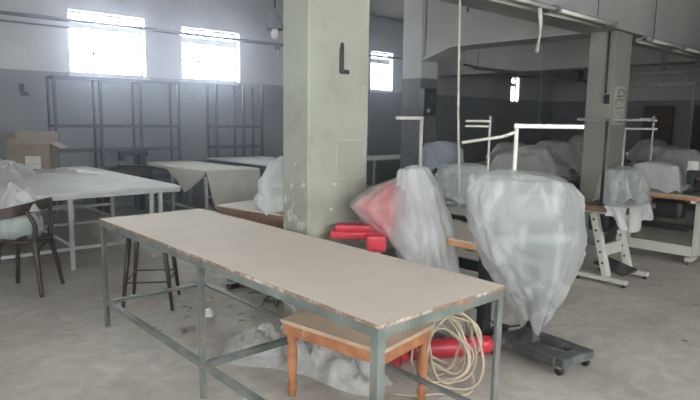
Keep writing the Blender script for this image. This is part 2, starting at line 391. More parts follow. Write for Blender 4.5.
# ------------------------------------------------------------------ camera (x = along the beams, y = across them)
CAM_F = 582.883
th, pitch, roll = math.radians(42.11924618), math.radians(7.87948067), math.radians(0.84315688)
cp, sp_ = math.cos(pitch), math.sin(pitch)
F0, R0, U0 = Vector((0, cp, -sp_)), Vector((1, 0, 0)), Vector((0, sp_, cp))
Rr = R0*math.cos(roll)+U0*math.sin(roll); Uu = -R0*math.sin(roll)+U0*math.cos(roll)
yaw = Matrix.Rotation(-th, 3, 'Z')
Rw, Uw, Fw = yaw @ Rr, yaw @ Uu, yaw @ F0
cam = bpy.data.cameras.new('camera'); cam.sensor_width = 36; cam.lens = 36*CAM_F/700; cam.clip_start = 0.05; cam.clip_end = 200
co = bpy.data.objects.new('camera', cam); COL.objects.link(co)
mw = Matrix((Rw, Uw, -Fw)).transposed().to_4x4(); mw.translation = (0, 0, 1.5); co.matrix_world = mw
SC.camera = co

# ------------------------------------------------------------------ room shell
X0, X1, Y0, Y1, ZC = -3.2, 17.4, -3.6, 9.7, 3.8
T = 0.25
struct(MB().span((X0-T, Y0-T, -0.12), (X1+T, Y1+T, 0)), 'floor', 'floor')
struct(MB().span((X0-T, Y0-T, ZC), (X1+T, Y1+T, ZC+0.15)), 'ceiling', 'ceiling')

def wall_with_holes(name, axis, pos, thick, lo, hi, holes):
    """axis 'x': wall runs along x at y=pos..pos+thick; holes (a0, a1, z0, z1)"""
    mb = MB(); cuts = sorted({lo, hi} | {h[0] for h in holes} | {h[1] for h in holes})
    for a, b in zip(cuts, cuts[1:]):
        mid = (a+b)/2; zs = sorted((h[2], h[3]) for h in holes if h[0] < mid < h[1]); z = 0.0
        for z0, z1 in zs+[(ZC, ZC)]:
            if z0 > z:
                p, q = ((a, pos, z), (b, pos+thick, z0)) if axis == 'x' else ((pos, a, z), (pos+thick, b, z0))
                mb.span(p, q)
            z = z1
    return struct(mb, name, 'wall')

BACK = [(2.93, 4.12, 2.15, 3.10), (4.78, 5.93, 2.16, 3.05), (9.36, 10.06, 2.17, 3.04), (15.05, 15.45, 2.08, 2.78)]
FRONT_FILL = [(-1.9, -0.6, 1.3, 2.9), (0.5, 1.9, 1.3, 2.9), (3.4, 4.8, 1.5, 2.9)]  # unseen windows behind the camera, added and sized for fill light
LEFT_FILL = [(-2.0, -0.8, 1.3, 2.9), (2.0, 3.2, 1.5, 2.9)]  # more unseen windows, added to light things from the left
wall_with_holes('wall_back', 'x', Y1, T, X0-T, X1+T, BACK)
wall_with_holes('wall_front', 'x', Y0-T, T, X0-T, X1+T, FRONT_FILL)
wall_with_holes('wall_left', 'y', X0-T, T, Y0, Y1, LEFT_FILL)
wall_with_holes('wall_right', 'y', X1, T, Y0, Y1, [])

def window(n, axis, pos, hole, cols, rail_z):
    a0, a1, z0, z1 = hole; f = 0.032; d = 0.06
    mb = MB()
    def add(a, b, c, e):
        if axis == 'x': mb.span((a, pos, c), (b, pos+d, e))
        else: mb.span((pos, a, c), (pos+d, b, e))
    add(a0, a1, z0, z0+f); add(a0, a1, z1-f, z1); add(a0, a0+f, z0+f, z1-f); add(a1-f, a1, z0+f, z1-f)
    for i in range(1, cols):
        m = a0+(a1-a0)*i/cols; add(m-f/2, m+f/2, z0+f, z1-f)
    for i_, z in enumerate(rail_z):
        w_ = 0.055 if i_ == 0 else f/2
        add(a0+f, a1-f, z-w_, z+w_)
    o = struct(mb, f'window_{n}', 'window_frame')
    pn = MB()
    if axis == 'x': pn.span((a0+0.01, pos+0.026, z0+0.01), (a1-0.01, pos+0.030, z1-0.01))
    else: pn.span((pos+0.026, a0+0.01, z0+0.01), (pos+0.030, a1-0.01, z1-0.01))
    pn.build('window_pane', 'pane', o)
    # sill
    s = MB()
    if axis == 'x': s.span((a0-0.05, Y1-0.05, z0-0.05), (a1+0.05, Y1+0.1, z0-0.002)) if pos > 0 else s.span((a0-0.05, Y0-0.1, z0-0.05), (a1+0.05, Y0+0.05, z0-0.002))
    else: s.span((X0-0.1, a0-0.05, z0-0.05), (X0+0.05, a1+0.05, z0-0.002))
    s.build('window_sill', 'window_frame', o)
for i, h in enumerate(BACK):
    top = h[3]-0.20
    window(i+1, 'x', Y1+0.12, h, (3, 3, 2, 1)[i], [top] + ([h[2]+0.33] if i != 3 else []))
for i, h in enumerate(FRONT_FILL): window(i+5, 'x', Y0-0.14, h, 4, [2.4])  # frames for the added fill windows, out of view
for i, h in enumerate(LEFT_FILL): window(i+8, 'y', X0-0.14, h, 4, [2.4])

# pillars and beams
P1 = struct(MB().box(((2.4+2.95)/2, (3.08+3.365)/2, ZC/2), (0.55, 0.285, ZC), bev=0.012), 'pillar', 'pillar')
pl = MB()
for a, b in (((2.655, 3.073, 1.36), (2.90, 3.081, 1.352)), ((2.655, 3.073, 1.08), (2.90, 3.081, 1.088)), ((2.655, 3.073, 1.08), (2.661, 3.081, 1.36)), ((2.895, 3.073, 1.08), (2.90, 3.081, 1.36))):
    pl.span(a, b)
pl.build('plaster_patch_outline', 'grey_laminate', P1)
P2 = struct(MB().box((7.20, 3.285, ZC/2), (0.44, 0.32, ZC), bev=0.012), 'pillar', 'pillar_dull')
PF = struct(MB().box((7.16, 6.30, ZC/2), (0.40, 0.40, ZC), bev=0.012), 'pillar', 'pillar_shaded')
struct(MB().span((2.95, 3.06, 2.57), (X1, 3.52, ZC)), 'ceiling_beam', 'beam')
vb = MB().span((6.97, 3.52, 2.575), (7.42, 6.1, ZC))
vb.prism([(5.55, 2.575), (6.1, 2.41), (6.1, 2.575)], (6.97, 0, 0), (0, 1, 0), (0, 0, 1), (1, 0, 0), 0.45)
struct(vb, 'ceiling_beam', 'beam')
struct(MB().span((11.5, 3.52, 2.60), (11.95, Y1, ZC)), 'ceiling_beam', 'beam')
struct(MB().span((X1-0.05, 6.05, 0), (X1, 6.85, 2.0)), 'door_1', 'brown_door')
struct(MB().span((X1-0.05, 4.75, 0), (X1, 5.55, 2.0)), 'door_2', 'brown_door')

# ------------------------------------------------------------------ conduits, trays, lights overhead
tag(MB().tube([(X0+0.1, Y1-0.03, 2.93), (6.9, Y1-0.03, 2.93), (X1-0.1, Y1-0.03, 2.93)], 0.028).build('wall_conduit', 'conduit'),
    'long thin grey conduit running along the back wall under the windows tops', 'conduit')
tag(MB().tube([(0.2, Y1-0.03, 2.82), (2.95, Y1-0.03, 2.82)], 0.016).build('wall_conduit', 'conduit'),
    'short grey pipe just below the long conduit, left of the first bright window', 'conduit')
lamp = thing('wall_lamp', 'small lamp fitting at the back wall conduit beside the big pillar', 'lamp', (6.75, Y1-0.03, 2.90))
MB().box((0, -0.03, 0), (0.09, 0.06, 0.14), bev=0.01).build('junction_box', 'conduit', lamp)
MB().lathe([(0.015, -0.08), (0.03, -0.11), (0.045, -0.16), (0.035, -0.20), (0.01, -0.22)], (0, -0.05, 0)).build('bulb', 'tube_glass', lamp)
pb = thing('pendant_lamp', 'bare bulb pendant on a thin cord left of the big pillar top', 'lamp', (2.875, 4.141, ZC))
MB().tube([(0, 0, 0), (0, 0, -1.43)], 0.006, 6).build('cord', 'wire', pb)
MB().lathe([(0.012, -1.40), (0.03, -1.43), (0.055, -1.49), (0.075, -1.56), (0.07, -1.57), (0.02, -1.54)], n=20).build('lamp_shade', 'conduit', pb)
MB().lathe([(0.012, -1.52), (0.022, -1.55), (0.038, -1.60), (0.032, -1.635), (0.01, -1.65)], n=16).build('bulb', 'tube_glass', pb)

def batten(x0, x1, y, z, label):
    t = thing('fluorescent_fixture', label, 'light', ((x0+x1)/2, y, z))
    L = (x1-x0)
    MB().box((0, 0, 0.035), (L, 0.05, 0.03), bev=0.004).build('tray', 'conduit', t)
    k = max(1, round(L/1.25)); s = L/k
    for i in range(k):
        c = -L/2+s*(i+0.5)
        for dy in (-0.075, 0.075):
            tb = MB().tube([(c-s/2+0.05, dy, 0), (c+s/2-0.05, dy, 0)], 0.019, 10).build('fluorescent_tube', 'tube_glass', t)
            for e_ in (-1, 1): MB().box((c+e_*(s/2-0.035), dy*0.85, 0.012), (0.03, 0.065, 0.05)).build('lamp_holder', 'conduit', tb)
    for hx in (-L/2+0.3, L/2-0.3): MB().tube([(hx, 0, 0.05), (hx, 0, ZC-z)], 0.005, 6).build('hanger', 'wire', t)
batten(3.9, 6.45, 2.97, 2.54, 'pale twin tube light run left of the lettered pillar')
batten(7.35, 10.6, 2.97, 2.48, 'pale twin tube light run right of the lettered pillar')
rg = MB()
def ragf(u, v):
    return Vector((4.93+0.035*(u-0.5)*(1+0.5*math.sin(5*v))+0.03*math.sin(4*v), 2.92+0.015*math.cos(6*u+3*v), 2.53-0.40*v))
rg.grid(ragf, 6, 16)
tag(rg.build('hanging_rag', 'rag', thick=0.004), 'pale strip of rag dangling from the left tube light run', 'rag')

tr = thing('cable_tray', 'dark suspended cable tray with black box left of lettered pillar', 'cable tray', (11.6, 6.6, 2.47))
MB().box((0, 0, 0), (5.4, 0.10, 0.05)).build('tray', 'conduit', tr)
MB().tube([(-2.9, 0.02, 0.04), (-1, 0.06, -0.06), (0.5, 0, 0.04), (2.9, 0, -0.08)], 0.02, 6).build('cable', 'wire', tr)
for hx in (-2.5, 0, 2.5): MB().tube([(hx, 0, 0), (hx, 0, 1.1)], 0.012, 6).build('hanger', 'conduit', tr)
MB().box((1.27, -0.02, 0.08), (0.24, 0.16, 0.24), bev=0.01).build('black_box', 'machine_black', tr)
for z, y0, y1, lb in ((2.36, 2.4, 5.2, 'upper dark busbar rail crossing right of the lettered pillar'), (2.17, 2.4, 5.2, 'lower dark busbar rail crossing right of the lettered pillar')):
    t = thing('busbar_rail', lb, 'rail', (10.7+(0.15 if z < 2.3 else 0), (y0+y1)/2, z))
    MB().box((0, 0, 0), (0.05, y1-y0, 0.05)).build('rail', 'conduit', t)
    for hy in (-1.1, 0.2, 1.1): MB().tube([(0.03, hy, 0), (0.03, hy, ZC-z)], 0.012, 6).build('hanger', 'conduit', t)

def drop(name, x, y, z0, z1, r, mat, label):
    return tag(MB().tube([(x, y, z1), (x+0.006, y, (z0+z1)/2), (x, y, z0)], r, 8).build(name, mat), label, 'pole')
tag(MB().tube([(4.10, 3.19, 2.57), (4.12, 3.175, 1.6), (4.155, 3.145, 0.747)], 0.0105, 8).build('power_drop_pole', 'cream_pole'), 'thin pale upright power pole rising from the grey machine table', 'pole')
drop('drop_conduit', 6.80, 5.90, 2.45, ZC, 0.016, 'conduit', 'short grey conduit hanging in front of the far pillar haunch')
drop('drop_conduit', 5.55, 4.2, 2.72, ZC, 0.014, 'conduit', 'short grey conduit hanging from the ceiling right of the thin power pole')
drop('drop_wire', 8.6, 5.0, 1.25, ZC, 0.008, 'conduit', 'thin grey wire dropping behind the white pole crossbar')
drop('drop_wire', 10.2, 3.3, 1.0, 2.57, 0.008, 'conduit', 'thin pale wire dropping between machines right of lettered pillar')

# ------------------------------------------------------------------ small things on walls and pillars
hk = thing('wall_bracket', 'dark iron L shaped bracket on the big pillar front face', 'bracket', (2.68, 3.08, 1.8))
MB().box((0, -0.010, 0.10), (0.030, 0.020, 0.16), bev=0.006).build('back_plate', 'dark_metal', hk)
MB().box((0.018, -0.022, 0.022), (0.066, 0.034, 0.028), bev=0.008).build('hook', 'dark_metal', hk)
MB().lathe([(0.012, 0.17), (0.014, 0.2), (0.008, 0.215)], (0, -0.015, 0), 12).build('knob', 'dark_metal', hk)
sw = thing('wall_switch', 'small dark switch on the grey back wall left of the racks', 'switch', (2.24, Y1, 1.86))
MB().box((-0.02, -0.03, 0.02), (0.07, 0.06, 0.13), bev=0.01).build('body', 'machine_black', sw)
MB().box((0.02, -0.03, -0.06), (0.11, 0.05, 0.05), bev=0.008).build('conduit_elbow', 'machine_black', sw)
bx = thing('fuse_box', 'tall black fuse box on the far pillar above pale pole arm', 'electrical box', (7.08, 6.1, 1.78))
MB().box((-0.02, -0.06, 0), (0.29, 0.12, 0.42), bev=0.01).build('body', 'machine_black', bx)
MB().box((0.0, -0.125, 0.04), (0.06, 0.012, 0.09)).box((-0.01, -0.125, -0.12), (0.07, 0.012, 0.05)).build('switch_plate', 'dark_metal', bx)
MB().lathe([(0.035, 0.0), (0.03, 0.02)], (-0.08, -0.145, -0.13), 12, 'Y').build('pale_dial', 'grey_laminate', bx)
nt = thing('paper_notice', 'pale vertical notice with dark lettering on the farther right pillar', 'notice', (7.17, 3.125, 1.71))
MB().box((0, -0.004, 0), (0.30, 0.006, 0.46)).build('sheet', 'old_paper', nt)
lt = MB()
def arc(cx, cz, rx, rz, a0, a1, w=0.013):
    pts = [(cx+rx*math.cos(a0+(a1-a0)*i/12), -0.010, cz+rz*math.sin(a0+(a1-a0)*i/12)) for i in range(13)]
    for p, q in zip(pts, pts[1:]): lt.bar(p, q, w, 0.003, up=(0, 1, 0))
arc(0.03, 0.15, 0.085, 0.045, -0.3, 4.6); lt.bar((-0.08, -0.01, 0.10), (0.11, -0.01, 0.12), 0.012, 0.003, up=(0, 1, 0))
arc(0.0, 0.03, 0.10, 0.045, 0.2, PI); lt.bar((-0.10, -0.01, 0.03), (-0.10, -0.01, -0.01), 0.012, 0.003, up=(0, 1, 0))
lt.bar((-0.09, -0.01, -0.035), (0.11, -0.01, -0.02), 0.012, 0.003, up=(0, 1, 0)); lt.box((-0.03, -0.01, -0.085), (0.03, 0.003, 0.022))
arc(0.02, -0.16, 0.09, 0.035, PI, 2*PI); lt.box((0.06, -0.01, -0.105), (0.025, 0.003, 0.018))
lt.build('lettering', 'ink', nt)
cs = thing('cable_conduit', 'dark thin conduit down the farther right pillar left edge', 'conduit', (6.96, 3.20, 2.0))
MB().tube([(0, 0, 0.57), (0, 0, -0.05), (0.0, 0.0, -0.15)], 0.014, 8).build('pipe', 'dark_metal', cs)
MB().box((0.0, -0.02, -0.22), (0.05, 0.05, 0.11), bev=0.006).build('switch', 'machine_black', cs)

# ------------------------------------------------------------------ main work table
def angle_leg(mb, x, y, z0, z1, sx, sy, w=0.04, t=0.005):
    """L-section upright, outer corner at (x, y), flanges towards sx, sy"""
    mb.span((x, y, z0), (x+sx*w, y+sy*t, z1)); mb.span((x, y+sy*t, z0), (x+sx*t, y+sy*w, z1)); return mb
def angle_x(mb, x0, x1, y, z, sy, w=0.04, t=0.005):     # along x, vertical flange at y, top flange inwards
    mb.span((x0, y, z-w), (x1, y+sy*t, z)); mb.span((x0, y+sy*t, z-t), (x1, y+sy*w, z)); return mb
def angle_y(mb, y0, y1, x, z, sx, w=0.04, t=0.005):
    mb.span((x, y0, z-w), (x+sx*t, y1, z)); mb.span((x+sx*t, y0, z-t), (x+sx*w, y1, z)); return mb

tb = thing('work_table', 'long hardboard topped table on a grey angle iron frame in front', 'table', (1.79, 2.775, 0))
hw, hl = 0.39, 1.385
b = MB()
nx, ny = 12, 40
def bt(u, v, z):
    x = (u-0.5)*2*(hw+0.004); y = (v-0.5)*2*(hl+0.006)
    e = min(1-abs(x)/(hw+.004), 1-abs(y)/(hl+.006))
    w = 0.003*noise.noise(Vector((x*2, y*1.5, 3)))
    jag = 0.004*noise.noise(Vector((x*14, y*14, 7))) if e < 1e-6 else 0
    return Vector((x+(jag if abs(abs(u-.5)-.5) < 1e-6 else 0), y+(jag if abs(abs(v-.5)-.5) < 1e-6 else 0), z+w))
b.grid(lambda u, v: bt(u, v, 0.785), nx, ny)
b.grid(lambda u, v: bt(u, v, 0.7775), nx, ny)
bo = b.build('table_top', 'hardboard', tb)
b = MB()
ring = [(-hw-0.002, -hl-0.003), (hw+0.002, -hl-0.003), (hw+0.002, hl+0.003), (-hw-0.002, hl+0.003)]
for (p, q) in zip(ring, ring[1:]+ring[:1]):
    b.bar((p[0], p[1], 0.7785), (q[0], q[1], 0.7785), 0.008, 0.012)
b.build('edge_strip', 'board_edge', bo)
fr = MB()
angle_y(fr, -hl, hl, -hw, 0.772, 1, 0.042); angle_y(fr, -hl, hl, hw, 0.772, -1, 0.042)
angle_x(fr, -hw+0.006, hw-0.006, -hl+0.001, 0.7715, 1, 0.042); angle_x(fr, -hw+0.006, hw-0.006, hl-0.001, 0.7715, -1, 0.042); angle_x(fr, -hw+0.006, hw-0.006, 0, 0.770, 1, 0.04)
fr.build('top_frame', 'grey_steel', tb)
for x, sx in ((-hw, 1), (hw, -1)):
    for y, sy in ((-hl, 1), (-0.07, 1), (hl, -1)):
        angle_leg(MB(), x+sx*0.0005, y+sy*0.0005, 0, 0.731, sx, sy, 0.028 if abs(y) < 0.5 else 0.038).build('leg', 'grey_steel', tb)
for x, sx in ((-hw, 1), (hw, -1)):
    angle_y(MB(), -hl+0.007, hl-0.007, x+sx*0.006, 0.20, sx, 0.032).build('side_rail', 'grey_steel', tb)
for y, sy in ((-hl, 1), (-0.064, 1), (hl, -1)):
    angle_x(MB(), -hw+0.012, hw-0.012, y+sy*0.006, 0.195, sy, 0.035).build('cross_rail', 'grey_steel', tb)

# ------------------------------------------------------------------ low wooden bench under it
bn = thing('low_bench', 'low worn orange wooden bench under the front end of work table', 'bench', (2.035, 2.18, 0), math.radians(9))
bl, bw = 0.335, 0.24      # half length (y), half width (x)
MB().box((0, 0, 0.425), (bw*2, bl*2, 0.022), bev=0.004).build('seat_board', 'bench_top', bn)
ap = MB()
for sx in (-1, 1): ap.box((sx*(bw-0.018), 0, 0.385), (0.022, bl*2-0.03, 0.058), bev=0.003)
for sy in (-1, 1): ap.box((0, sy*(bl-0.018), 0.385), (bw*2-0.06, 0.022, 0.058), bev=0.003)
ap.build('apron', 'bench_wood', bn)
for sx in (-1, 1):
    for sy in (-1, 1):
        x, y = sx*(bw-0.045), sy*(bl-0.045)
        pr = [(0.027, 0.414), (0.027, 0.31), (0.019, 0.295), (0.026, 0.28), (0.030, 0.22), (0.023, 0.12), (0.019, 0.09), (0.027, 0.07), (0.023, 0.05), (0.020, 0.0)]
        MB().lathe(pr[::-1], (x, y, 0), 14).build('leg', 'bench_wood', bn)

# ------------------------------------------------------------------ dark stool past the table end
st = thing('wooden_stool', 'dark wooden stool with splayed legs beyond far end of work table', 'stool', (1.885, 4.46, 0), math.radians(-33))
MB().box((0, 0, 0.60), (0.34, 0.40, 0.03), bev=0.01).build('seat', 'dark_wood', st)
ft_ = {}
for sx in (-1, 1):
    for sy in (-1, 1):
        a_, b_ = Vector((sx*0.125, sy*0.165, 0.59)), Vector((sx*0.185, sy*0.205, 0.0))
        MB().tube([a_, a_.lerp(b_, 0.5), b_], [0.019, 0.018, 0.013], 10).build('leg', 'dark_wood', st)
        ft_[sx, sy] = a_.lerp(b_, 0.62)
for p, q in (((-1, -1), (1, -1)), ((1, -1), (1, 1)), ((1, 1), (-1, 1)), ((-1, 1), (-1, -1))):
    MB().tube([ft_[p], ft_[q]], 0.006, 8).build('stretcher', 'dark_wood', st)

# ------------------------------------------------------------------ bentwood chair on the left
ch = thing('bentwood_chair', 'dark bentwood chair holding plastic bags at the left edge', 'chair', (1.225, 5.47, 0), 0)
def W(x, y, z): return Vector((x-1.225, y-5.47, z))
L2, L3, L1, L4 = (1.25, 5.18), (1.50, 5.48), (1.20, 5.76), (0.95, 5.46)
MB().lathe([(0.03, 0.435), (0.17, 0.437), (0.195, 0.445), (0.20, 0.46), (0.19, 0.468), (0.03, 0.462)], (0, 0, 0), 32).build('seat', 'dark_wood', ch)
cx, cy = 1.225, 5.47
for i, (x, y) in enumerate((L2, L3, L1, L4)):
    dx, dy = x-cx, y-cy
    if i < 2:
        top = {0: (1.19, 5.305, 0.72), 1: (1.415, 5.455, 0.74)}[i]
        pts = bez([W(x, y, 0), W(cx+dx*0.86, cy+dy*0.86, 0.22), W(cx+dx*0.70, cy+dy*0.70, 0.45), W(cx+dx*0.76, cy+dy*0.76, 0.60), W(*top)], 20)
        MB().tube(pts, [0.016+0.005*math.sin(PI*j/(len(pts)-1)) for j in range(len(pts))], 10).build('leg', 'dark_wood', ch)
    else:
        MB().tube(bez([W(x, y, 0), W(cx+dx*0.85, cy+dy*0.85, 0.2), W(cx+dx*0.72, cy+dy*0.72, 0.44)], 12), 0.018, 10).build('leg', 'dark_wood', ch)
rail = MB()
rp = bez([W(1.445, 5.50, 0.745), W(1.40, 5.43, 0.75), W(1.24, 5.325, 0.735), W(1.10, 5.26, 0.72), W(1.00, 5.27, 0.705)], 28)
for p, q in zip(rp, rp[1:]):
    d = (q-p).normalized()*0.004
    rail.box((p+q)/2, ((q-p).length+0.008, 0.022, 0.085), rz=math.atan2((q-p).y, (q-p).x))
rail.build('backrest', 'dark_wood', ch)
m0 = W(1.30, 5.365, 0.73)
MB().tube(bez([m0, W(1.30, 5.37, 0.6), W(1.295, 5.38, 0.46)], 10), 0.014, 8).build('back_splat', 'dark_wood', ch)
for a, b_ in ((L2, L3), (L3, L1), (L1, L4), (L4, L2)):
    q = lambda P, k: (cx+(P[0]-cx)*k, cy+(P[1]-cy)*k)
    p0, p3 = q(a, 0.84), q(b_, 0.84); mid = ((p0[0]+p3[0])/2, (p0[1]+p3[1])/2)
    MB().tube(bez([W(*p0, 0.27), W(p0[0]*0.75+mid[0]*0.25, p0[1]*0.75+mid[1]*0.25, 0.38), W(*mid, 0.425), W(p3[0]*0.75+mid[0]*0.25, p3[1]*0.75+mid[1]*0.25, 0.38), W(*p3, 0.27)], 20), 0.010, 8).build('brace', 'dark_wood', ch)
g1 = MB(); drape(g1, [(0.71, 0, 0, 0.04, 0.04, 0), (0.70, 0, 0, 0.12, 0.12, 0), (0.66, 0, 0, 0.165, 0.165, 0.3), (0.55, 0, 0, 0.185, 0.18, 0.3), (0.49, 0, 0, 0.17, 0.165, 0), (0.474, 0, 0, 0.12, 0.12, 0)], 48, 30, 6, 0.012, 2.3, 0.03)
tag(g1.build('plastic_bag', 'film_green', None, (1.17, 5.47, 0)), 'full greenish plastic bag sitting on the dark bentwood chair', 'bag')
g2 = MB(); heap(g2, 0.26, 0.17, 0.20, 4.1, 72, 0.55, math.radians(-45), 7.0, 0)
tag(g2.build('plastic_bundle', 'film_white', None, (1.16, 5.53, 0.70)), 'crumpled white plastic bundle on top of the greenish bag, over chair back', 'plastic')

# ------------------------------------------------------------------ big cutting table on the left
ct = thing('cutting_table', 'wide white topped cutting table on pale angle legs at left', 'table', (1.90, 7.45, 0))
MB().box((0, 0, 0.752), (1.92, 3.1, 0.018), bev=0.003).build('table_top', 'white_board', ct)
f = MB(); angle_x(f, -0.944, 0.944, -1.543, 0.7425, 1, 0.045); angle_x(f, -0.944, 0.944, 1.543, 0.7425, -1, 0.045)
angle_y(f, -1.545, 1.545, -0.95, 0.743, 1, 0.045); angle_y(f, -1.545, 1.545, 0.95, 0.743, -1, 0.045)
f.build('top_frame', 'pale_steel', ct)
for x in (-0.9, -0.19, 0.62, 0.72):
    for y in (-1.52, -0.1, 1.48):
        if x == 0.62 and y != -1.52: continue
        sy = 1 if y < 0 else -1
        angle_leg(MB(), x, y, 0, 0.70, 1, sy, 0.038).build('leg', 'pale_steel', ct)
for y in (-1.50, -0.08, 1.46):
    for z in (0.22, 0.42):
        if z > 0.3 and y < -1: continue
        angle_x(MB(), -0.9, 0.74, y, z, 1, 0.03).build('cross_rail', 'pale_steel', ct)
for x in (-0.88, -0.17, 0.74): angle_y(MB(), -1.5, 1.48, x, 0.25, 1, 0.03).build('side_rail', 'pale_steel', ct)

cb = thing('cardboard_box', 'open brown cardboard box with white label on the cutting table', 'box', (2.11, 8.76, 0.761), math.radians(-33))
bwid, bdep, bh = 0.54, 0.34, 0.36
s = MB(); t = 0.006
s.span((-bwid/2, -bdep/2, 0), (bwid/2, bdep/2, t)); s.span((-bwid/2, -bdep/2, 0), (bwid/2, -bdep/2+t, bh)); s.span((-bwid/2, bdep/2-t, 0), (bwid/2, bdep/2, bh))
s.span((-bwid/2, -bdep/2, 0), (-bwid/2+t, bdep/2, bh)); s.span((bwid/2-t, -bdep/2, 0), (bwid/2, bdep/2, bh))
s.build('body', 'cardboard', cb)
rx = lambda a: Matrix.Rotation(a, 3, 'X'); ry = lambda a: Matrix.Rotation(a, 3, 'Y')
MB().box((0, bdep/2+0.01, bh+0.075), (bwid, t, 0.16), rot=rx(-0.1)).build('flap', 'cardboard_in', cb)
MB().box((0, -bdep/2+0.075, bh+0.03), (bwid, 0.165, t), rot=rx(0.35)).build('flap', 'cardboard_in', cb)
MB().box((bwid/2+0.07, 0, bh-0.03), (0.16, bdep, t), rot=ry(0.5)).build('flap', 'cardboard_in', cb)
MB().box((-bwid/2-0.01, 0, bh+0.07), (t, bdep, 0.15), rot=ry(-0.15)).build('flap', 'cardboard_in', cb)
lab = MB().span((-0.04, -bdep/2-0.003, 0.02), (0.15, -bdep/2-0.0005, 0.19)).build('white_label', 'paper', cb)
ln = MB()
for k, w in enumerate((0.13, 0.10, 0.14, 0.09)): ln.span((-0.02, -bdep/2-0.0042, 0.155-0.033*k), (-0.02+w, -bdep/2-0.003, 0.163-0.033*k))
ln.build('printing', 'grey_laminate', lab)
pt = MB()
for k in range(7): pt.span((-0.12+0.034*k, -bdep/2-0.0025, 0.285+0.004*(k % 2)), (-0.12+0.034*k+0.022, -bdep/2-0.0005, 0.305))
pt.build('box_printing', 'brown_edge', cb)
g = MB(); heap(g, 0.36, 0.26, 0.20, 1.7, 64, 0.6, 0.6, 6.5, 0)
tag(g.build('plastic_bundle', 'film_white', None, (1.50, 7.70, 0.762)), 'crumpled white plastic heap lying on cutting table before the cardboard box', 'plastic')
g = MB(); heap(g, 0.42, 0.20, 0.05, 6.2, 56, 0.6, 2.2, 6.0, 0)
tag(g.build('plastic_sheet', 'film_white', None, (2.35, 8.05, 0.762)), 'flat rumpled white sheet on the cutting table right of the box', 'plastic')

# ------------------------------------------------------------------ cloth covered table and the one behind
cl = thing('cloth_table', 'table behind the cutting table carrying two hanging cream cloths', 'table', (4.25, 8.22, 0))
MB().box((0, 0, 0.757), (0.86, 2.14, 0.022), bev=0.003).build('table_top', 'grey_laminate', cl)
f = MB()
for sx in (-1, 1): f.box((sx*0.40, 0, 0.72), (0.03, 2.1, 0.05))
for sy in (-1, 1): f.box((0, sy*1.03, 0.72), (0.8, 0.03, 0.05))
f.build('top_frame', 'dark_metal', cl)
for sx in (-1, 1):
    for y in (-1.02, 0, 1.02): angle_leg(MB(), sx*0.41, y, 0, 0.745, -sx, 1 if y < 1 else -1, 0.04).build('leg', 'pale_steel', cl)
    angle_y(MB(), -1.02, 1.02, sx*0.40, 0.22, -sx, 0.03).build('side_rail', 'pale_steel', cl)
# cloth 1: over the left long edge (x = -0.43)
c1 = MB()
def c1f(u, v):
    y = -1.07+u*1.95; h = 0.02+0.30*max(0, 1-abs(u-0.30)/0.30) + 0.03
    s = v*(0.70+h)-0.70
    if s < 0: return Vector((-0.437-s*1.15, y, 0.7715+0.003*noise.noise(Vector((s*5, y*4, 1)))))
    return Vector((-0.440-0.012*math.sin(9*y)*s*3-0.01*s, y+0.05*s*math.sin(3*y), 0.770-s))
c1.grid(c1f, 50, 36)
tag(c1.build('draped_cloth', 'cloth', None, (4.25, 8.22, 0), thick=0.003), 'cream cloth spread over the table, pointed corner hanging at its left side', 'cloth')
c2 = MB()
def c2f(u, v):
    x = -0.435+u*0.87; s = v*1.02-0.50
    drop_ = 0.52
    if s < 0: return Vector((x, -1.075-s, 0.776+0.002*noise.noise(Vector((x*6, s*5, 2)))))
    k = s/drop_
    xx = x+0.10*k*(1-u)**2+0.03*k*math.sin(5*u+1)
    return Vector((xx, -1.082-0.05*k*math.sin(PI*u)-0.018*math.sin(11*u+2)*k, 0.774-s*(1.0-0.0*u)))
c2.grid(c2f, 40, 40)
tag(c2.build('draped_cloth', 'cloth', None, (4.25, 8.22, 0), thick=0.003), 'cream cloth falling straight down the near end of the cloth table', 'cloth')

rt = thing('storage_table', 'dark framed table against the racks left of the big pillar', 'table', (5.5, 8.26, 0))
MB().box((0, 0, 0.79), (1.15, 1.86, 0.02), bev=0.003).build('table_top', 'white_board', rt)
f = MB(); f.box((-0.56, 0, 0.74), (0.03, 1.84, 0.08)).box((0.56, 0, 0.74), (0.03, 1.84, 0.08)).box((0, -0.915, 0.74), (1.13, 0.03, 0.08)).box((0, 0.915, 0.74), (1.13, 0.03, 0.08)); f.build('top_frame', 'dark_metal', rt)
for sx in (-1, 1):
    for sy in (-1, 1): MB().box((sx*0.54, sy*0.88, 0.37), (0.04, 0.04, 0.74)).build('leg', 'dark_metal', rt)
dt = thing('side_table', 'low dark wooden table between the cutting table and the racks', 'table', (3.44, 9.02, 0))
MB().box((0, 0, 0.70), (0.75, 0.42, 0.03), bev=0.004).box((0, -0.18, 0.64), (0.7, 0.03, 0.10)).build('table_top', 'dark_wood', dt)
for sx in (-1, 1):
    for sy in (-1, 1): MB().box((sx*0.33, sy*0.17, 0.34), (0.05, 0.05, 0.68)).build('leg', 'dark_wood', dt)

